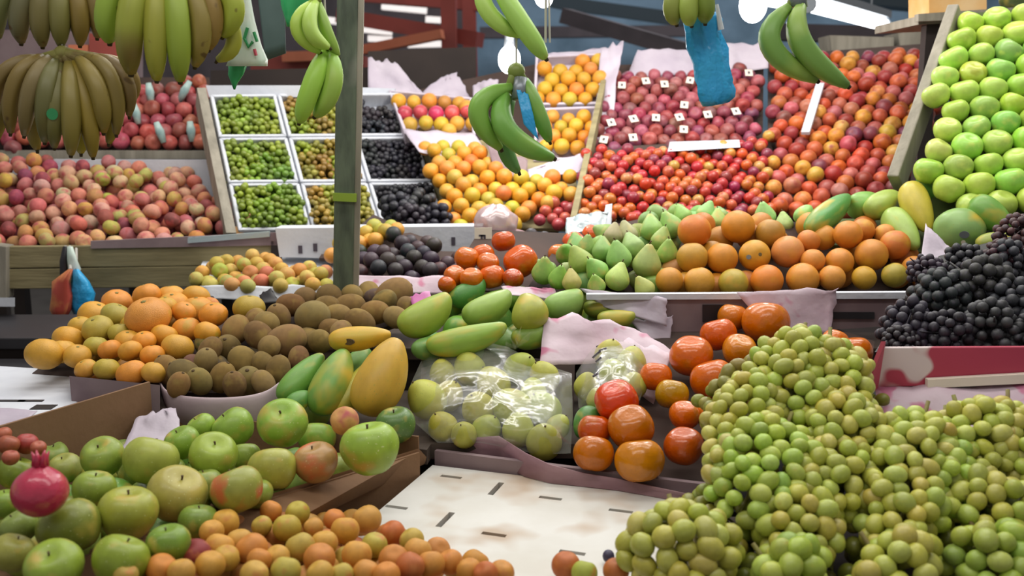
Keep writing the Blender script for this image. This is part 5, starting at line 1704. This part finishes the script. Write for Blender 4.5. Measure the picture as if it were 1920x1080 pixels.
banana_hand('banana_hand', 'dull hand of bananas hanging in the upper left corner', 'ripe bananas hanging at the left', [
    ((60, -60), (4, 0), (-4, 70), 36, .03, '76743e'), ((75, -60), (42, 10), (40, 78), 36, .04, '6e7048'), ((95, -60), (78, 10), (80, 84), 36, .05, '747244'), ((110, -60), (112, 10), (114, 84), 36, .05, '76703a'), ((130, -60), (148, 10), (150, 82), 34, .04, '837634'), ((145, -60), (178, 0), (182, 68), 32, .03, '7c7434')], 2.0, 'banana', (105, -60))
banana_hand('banana_hand', 'yellow-green hand of bananas hanging top left of the dangling plastic bag', 'ripe bananas hanging at the left', [
    ((262, -70), (208, 0), (206, 78), 42, .03, '8ea038'), ((275, -70), (248, 30), (246, 136), 47, .05, '97a334'), ((298, -60), (294, 40), (294, 148), 40, .055, '95a034'), ((322, -60), (334, 40), (338, 150), 42, .055, '939c30'),
    ((340, -60), (376, 30), (366, 122), 38, .04, '8a7832'), ((352, -60), (398, 10), (392, 90), 34, .03, '947c34'), ((365, -60), (436, 0), (418, 66), 38, .02, 'a2a840'), ((372, -40), (438, 60), (408, 112), 28, -.01, 'a8a040')], 1.9, 'banana', (320, -70))
GB = '84b040'
banana_hand('green_banana_hand', 'upper pair of bright green bananas hanging left of the post', 'green bananas hanging over the stall', [
    ((588, 4), (556, 52), (600, 98), 24, .02, 'a4c850'), ((592, 4), (582, 56), (616, 88), 26, .035, 'aacc54'), ((598, 6), (612, 58), (634, 104), 22, .0, '86b048')], 1.98, 'greenbanana', (592, 2))
banana_hand('green_banana_hand', 'lower pair of bright green bananas hanging left of the post', 'green bananas hanging over the stall', [
    ((608, 98), (584, 164), (562, 228), 34, .03, '9cc650'), ((620, 98), (624, 162), (592, 216), 34, .02, '8cba44')], 1.99, 'greenbanana', (613, 94))
banana_hand('green_banana_hand', 'pair of bright green bananas hanging at the top centre above the bulb', 'green bananas hanging over the stall', [
    ((904, -40), (914, 22), (974, 66), 30, .02, 'b0d868'), ((925, -40), (974, 40), (1022, 108), 34, .03, 'a4d25c')], 1.95, 'greenbanana', (915, -44))
hb = banana_hand('green_banana_hand', 'cluster of green bananas with a blue plastic strip hanging at the centre', 'green bananas hanging over the stall', [
    ((958, 164), (898, 204), (938, 278), 36, .03, '7eb044'), ((948, 176), (950, 246), (1036, 296), 40, .045, '78ac42'), ((984, 150), (1006, 204), (1030, 264), 28, .01, '74a448'), ((960, 184), (944, 262), (972, 322), 30, -.02, '5e8c40')], 1.93, 'greenbanana', (968, 150))
C0 = Vector(hb.location)
sheet('blue_strip', [at(968, 170, 1.9)-C0, at(990, 176, 1.9)-C0, at(1010, 262, 1.88)-C0, at(982, 232, 1.88)-C0], 'blue', amp=.006, fr=20, nu=6, parent=hb, seed=71)
MB().tube([at(976, 146, 1.92)-C0, at(974, 186, 1.91)-C0], [.012, .016], 10).build('grey_wrapper', M['metal'], hb, smooth=True)
hb = banana_hand('green_banana_hand', 'pair of long green bananas hanging from a hook before the nectarines', 'green bananas hanging over the stall', [
    ((1478, 14), (1446, 84), (1530, 150), 38, .02, '78a448'), ((1502, 12), (1506, 86), (1588, 160), 40, .03, '80ac46')], 1.93, 'greenbanana', (1494, 8))
MB().tube([(0, 0, -.005), (0, 0, .03)], [.02, .014], 10).build('grey_wrapper', M['metal'], hb, smooth=True)
banana_hand('green_banana_hand', 'short olive-green bananas sticking out above the blue plastic sleeve', 'green bananas hanging over the stall', [
    ((1290, -40), (1262, 4), (1268, 42), 34, .02, '84983c'), ((1300, -40), (1290, 6), (1296, 44), 34, .03, '8c8c38'), ((1312, -40), (1320, 0), (1322, 40), 34, .02, '7c8a38')], 1.92, 'greenbanana', (1300, -44))
# blue plastic sleeve
sl = []
C0 = at(1325, 110, 1.95)
for i, (v, l, r_) in enumerate(((22, 1290, 1346), (36, 1280, 1350), (60, 1286, 1350), (90, 1292, 1360), (120, 1298, 1366), (150, 1304, 1372), (176, 1308, 1378), (190, 1310, 1376), (200, 1322, 1366))):
    row = []
    for j in range(20):
        a = 2*PI*j/20
        u = (l+r_)/2+(r_-l)/2*math.cos(a)
        p = at(u, v-8*(math.cos(a)+1)*.5*(i > 5), 1.95-math.sin(a)*.022)
        p += (p-at((l+r_)/2, v, 1.95))*noise.noise(Vector((j*.9, i*.55, 2)))*.5
        row.append(p-C0)
    sl.append(row)
sv = empty('blue_sleeve', C0, 'crumpled blue plastic sleeve hanging under the olive bananas', 'bag')
MB().grid(sl, True, True).build('plastic', M['blue'], sv, smooth=True)
MB().tube([at(1310, 24, 1.95)-C0, (at(1310, 24, 1.95)-C0)*.2+Vector((0, 0, (RZ-C0.z)*.8)), (at(1310, 24, 1.95).x-C0.x, RY-1.95, RZ-.0145-C0.z)], .002, 6).build('string', M['string'], sv)
MB().tube([at(1344, 8, 1.93)-C0, at(1352, 56, 1.93)-C0], [.003, .006], 8).build('white_tie', M['foam'], sv)
# plastic bag with green print and the green bag below, green bag at the top, dark tarp
pbg = empty('plastic_bag', at(455, 60, 2.05), 'white plastic bag with green and red print hanging left of the tarp', 'bag')
o_ = Vector(pbg.location)
def puff(rows, Y, d, name, mat, parent, O, seed=3, n=18):
    out = []
    for i, (v, l, r_) in enumerate(rows):
        row = []
        for j in range(n):
            a = 2*PI*j/n
            c = at((l+r_)/2, v, Y)
            p = at((l+r_)/2+(r_-l)/2*math.cos(a), v, Y-math.sin(a)*d)
            p += (p-c)*noise.noise(Vector((j*.8, i*.6, seed)))*.35
            row.append(p-O)
        out.append(row)
    return MB().grid(out, True, True).build(name, M[mat], parent, smooth=True)


puff([(-90, 446, 452), (-20, 444, 466), (40, 438, 478), (80, 434, 488), (112, 428, 496), (124, 428, 498)], 2.05, .02, 'film', 'whiteplastic', pbg, o_)
for P_, mt in (([(464, 52), (458, 72), (466, 88), (474, 78)], 'inkgreen'), ([(476, 60), (482, 78)], 'inkgreen'), ([(477, 92), (480, 104)], 'inkred')):
    MB().tube([at(*p, 2.027)-o_ for p in P_], .0035, 6).build('print', M[mt], pbg)
MB().tube([at(449, -80, 2.05)-o_, Vector((at(449, -80, 2.05).x, RY, RZ))-o_], .002, 6).build('string', M['string'], pbg)
gbg = empty('green_bag', at(440, 130, 2.06), 'crumpled green plastic tail hanging below the white printed bag', 'bag')
puff([(104, 430, 444), (122, 428, 462), (140, 428, 458), (156, 434, 446), (168, 438, 441)], 2.07, .014, 'film', 'green', gbg, Vector(gbg.location), 7)
gb2 = empty('green_bag', at(552, 20, 2.1), 'bright green plastic bag hanging at the top beside the tarp', 'bag')
puff([(-70, 545, 555), (-20, 528, 590), (10, 528, 584), (34, 534, 566), (50, 538, 552)], 2.1, .02, 'film', 'green', gb2, Vector(gb2.location), 9)
MB().tube([at(550, -66, 2.1)-Vector(gb2.location), Vector((at(550, -66, 2.1).x, RY, RZ))-Vector(gb2.location)], .002, 6).build('string', M['string'], gb2)
tp_ = sheet('dark_tarp', [at(470, -120, 2.5), at(528, -120, 2.5), at(536, 100, 2.5), at(498, 114, 2.5)], 'dkgreen', amp=.006, label='dark grey-green cloth strip hanging right of the white printed bag', cat='cloth', thick=.004, seed=81)
rl2 = tag(MB().tube([(-2.3, 2.5, at(500, -118, 2.5).z), (-.3, 2.5, at(500, -118, 2.5).z)], .012, 8).build('cloth_rail', M['metal'], smooth=True), 'steel rail over the stall holding the dark cloth strip', 'rail')
# thin strings in the middle
for (u, v0, v1, Y, lb) in ((1023, 12, 80, 2.0, 'pale double string hanging above the upper right orange tray'), (1084, 290, 418, 2.9, None)):
    if lb:
        x0 = at(u, v1, Y)
        st = MB().tube([x0, Vector((x0.x, Y, RZ))], .0025, 6)
        x0 = at(u+8, v1, Y)
        st.tube([x0, Vector((x0.x-.01, Y, RZ))], .002, 6)
        tag(st.build('string', M['string']), lb, 'string')
# bags hanging on the wooden rail at the left
for nm, rows, Y, d, mt, lb in (('blue_bag', [(505, 138, 148), (528, 134, 168), (550, 132, 178), (575, 132, 174), (594, 140, 156)], 2.96, .03, 'blue', 'blue plastic bag hanging under the left wooden rail'),
                               ('red_net_bag', [(505, 128, 136), (528, 98, 132), (555, 96, 136), (580, 94, 134), (597, 100, 124)], 2.94, .03, 'redbag', 'red and orange net bag hanging left of the blue bag'),
                               ('dark_cloth', [(462, 118, 128), (490, 112, 126), (515, 112, 128), (530, 116, 126)], 2.98, .01, 'black', 'dark blue cloth end hanging on the left wooden rail'),
                               ('white_cloth', [(462, 126, 136), (485, 126, 144), (505, 128, 152), (522, 128, 140)], 2.97, .012, 'whiteplastic', 'white knotted cloth end hanging on the left wooden rail')):
    e = empty(nm, at(sum(r[1]+r[2] for r in rows)/len(rows)/2, rows[0][0], Y), lb, 'bag' if 'bag' in nm else 'cloth')
    puff(rows, Y, d, 'fabric', mt, e, Vector(e.location), 5)
    u0 = (rows[0][1]+rows[0][2])/2
    MB().tube([at(u0, rows[0][0], Y)-Vector(e.location), at(u0, 466, 3.05)-Vector(e.location)], .004, 6).build('string', M['string'], e)

# =================================================================== small scraps and stickers
sheet('plastic_scrap', [at(488, 556, 2.44), at(512, 546, 2.44), at(528, 572, 2.4), at(492, 574, 2.4)], 'black', amp=.012, nu=6, nv=6, label='small dark plastic scrap between the mandarins and kiwis', cat='plastic', seed=91)
sheet('paper_scrap', [at(768, 556, 2.3), at(806, 548, 2.3), at(812, 568, 2.26), at(774, 576, 2.26)], 'magenta', amp=.01, nu=6, nv=6, label='small magenta paper scrap behind the left end mango', cat='paper', seed=92)
bpy.context.view_layer.update()
dg_ = bpy.context.evaluated_depsgraph_get()


def sticker(u, v, w, h, name, mat, only=None, spin=0.0):
    """a flat mark on whatever surface the photo shows it on, as a part of that thing"""
    d = ray(u, v).normalized()
    o0 = EYE.copy()
    for _ in range(6):
        ok, loc, n, _i, ob, _m = SC.ray_cast(dg_, o0, d)
        if not ok:
            return
        if only is None or ob.name.startswith(only):
            break
        o0 = loc+d*.002
    else:
        return
    if n.dot(d) > 0:
        n = -n
    dep = px(loc)[2]/F
    x = Vector((1, 0, 0))-n*n.x
    x.normalize()
    y = n.cross(x)
    x, y = x*math.cos(spin)+y*math.sin(spin), y*math.cos(spin)-x*math.sin(spin)
    inv = ob.matrix_world.inverted()
    m = MB()
    k = 14
    for t in (-.003, .0012):
        m.v += [inv @ (loc+n*t+x*(math.cos(2*PI*j/k)*w/2*dep)+y*(math.sin(2*PI*j/k)*h/2*dep)) for j in range(k)]
    m.f = [tuple(reversed(range(k))), tuple(range(k, 2*k))]+[(j, (j+1) % k, (j+1) % k+k, j+k) for j in range(k)]
    m.build(name, M[mat], ob)


sticker(654, 641, 22, 12, 'brown_spot', 'stem', 'papaya')
sticker(1808, 440, 18, 14, 'sticker', 'metal', 'papaya')
sticker(1806, 454, 8, 8, 'sticker', 'tag', 'papaya')
sticker(98, 214, 20, 22, 'sticker', 'inkgreen', 'banana')
sticker(1404, 482, 10, 9, 'sticker', 'metal', 'orange')
for (u, v, w) in ((1128, 646, 22), (1130, 655, 16), (1118, 664, 20), (1122, 674, 14), (1116, 703, 12)):
    sticker(u, v, w, 4, 'dark_print', 'ink', 'film', .15)
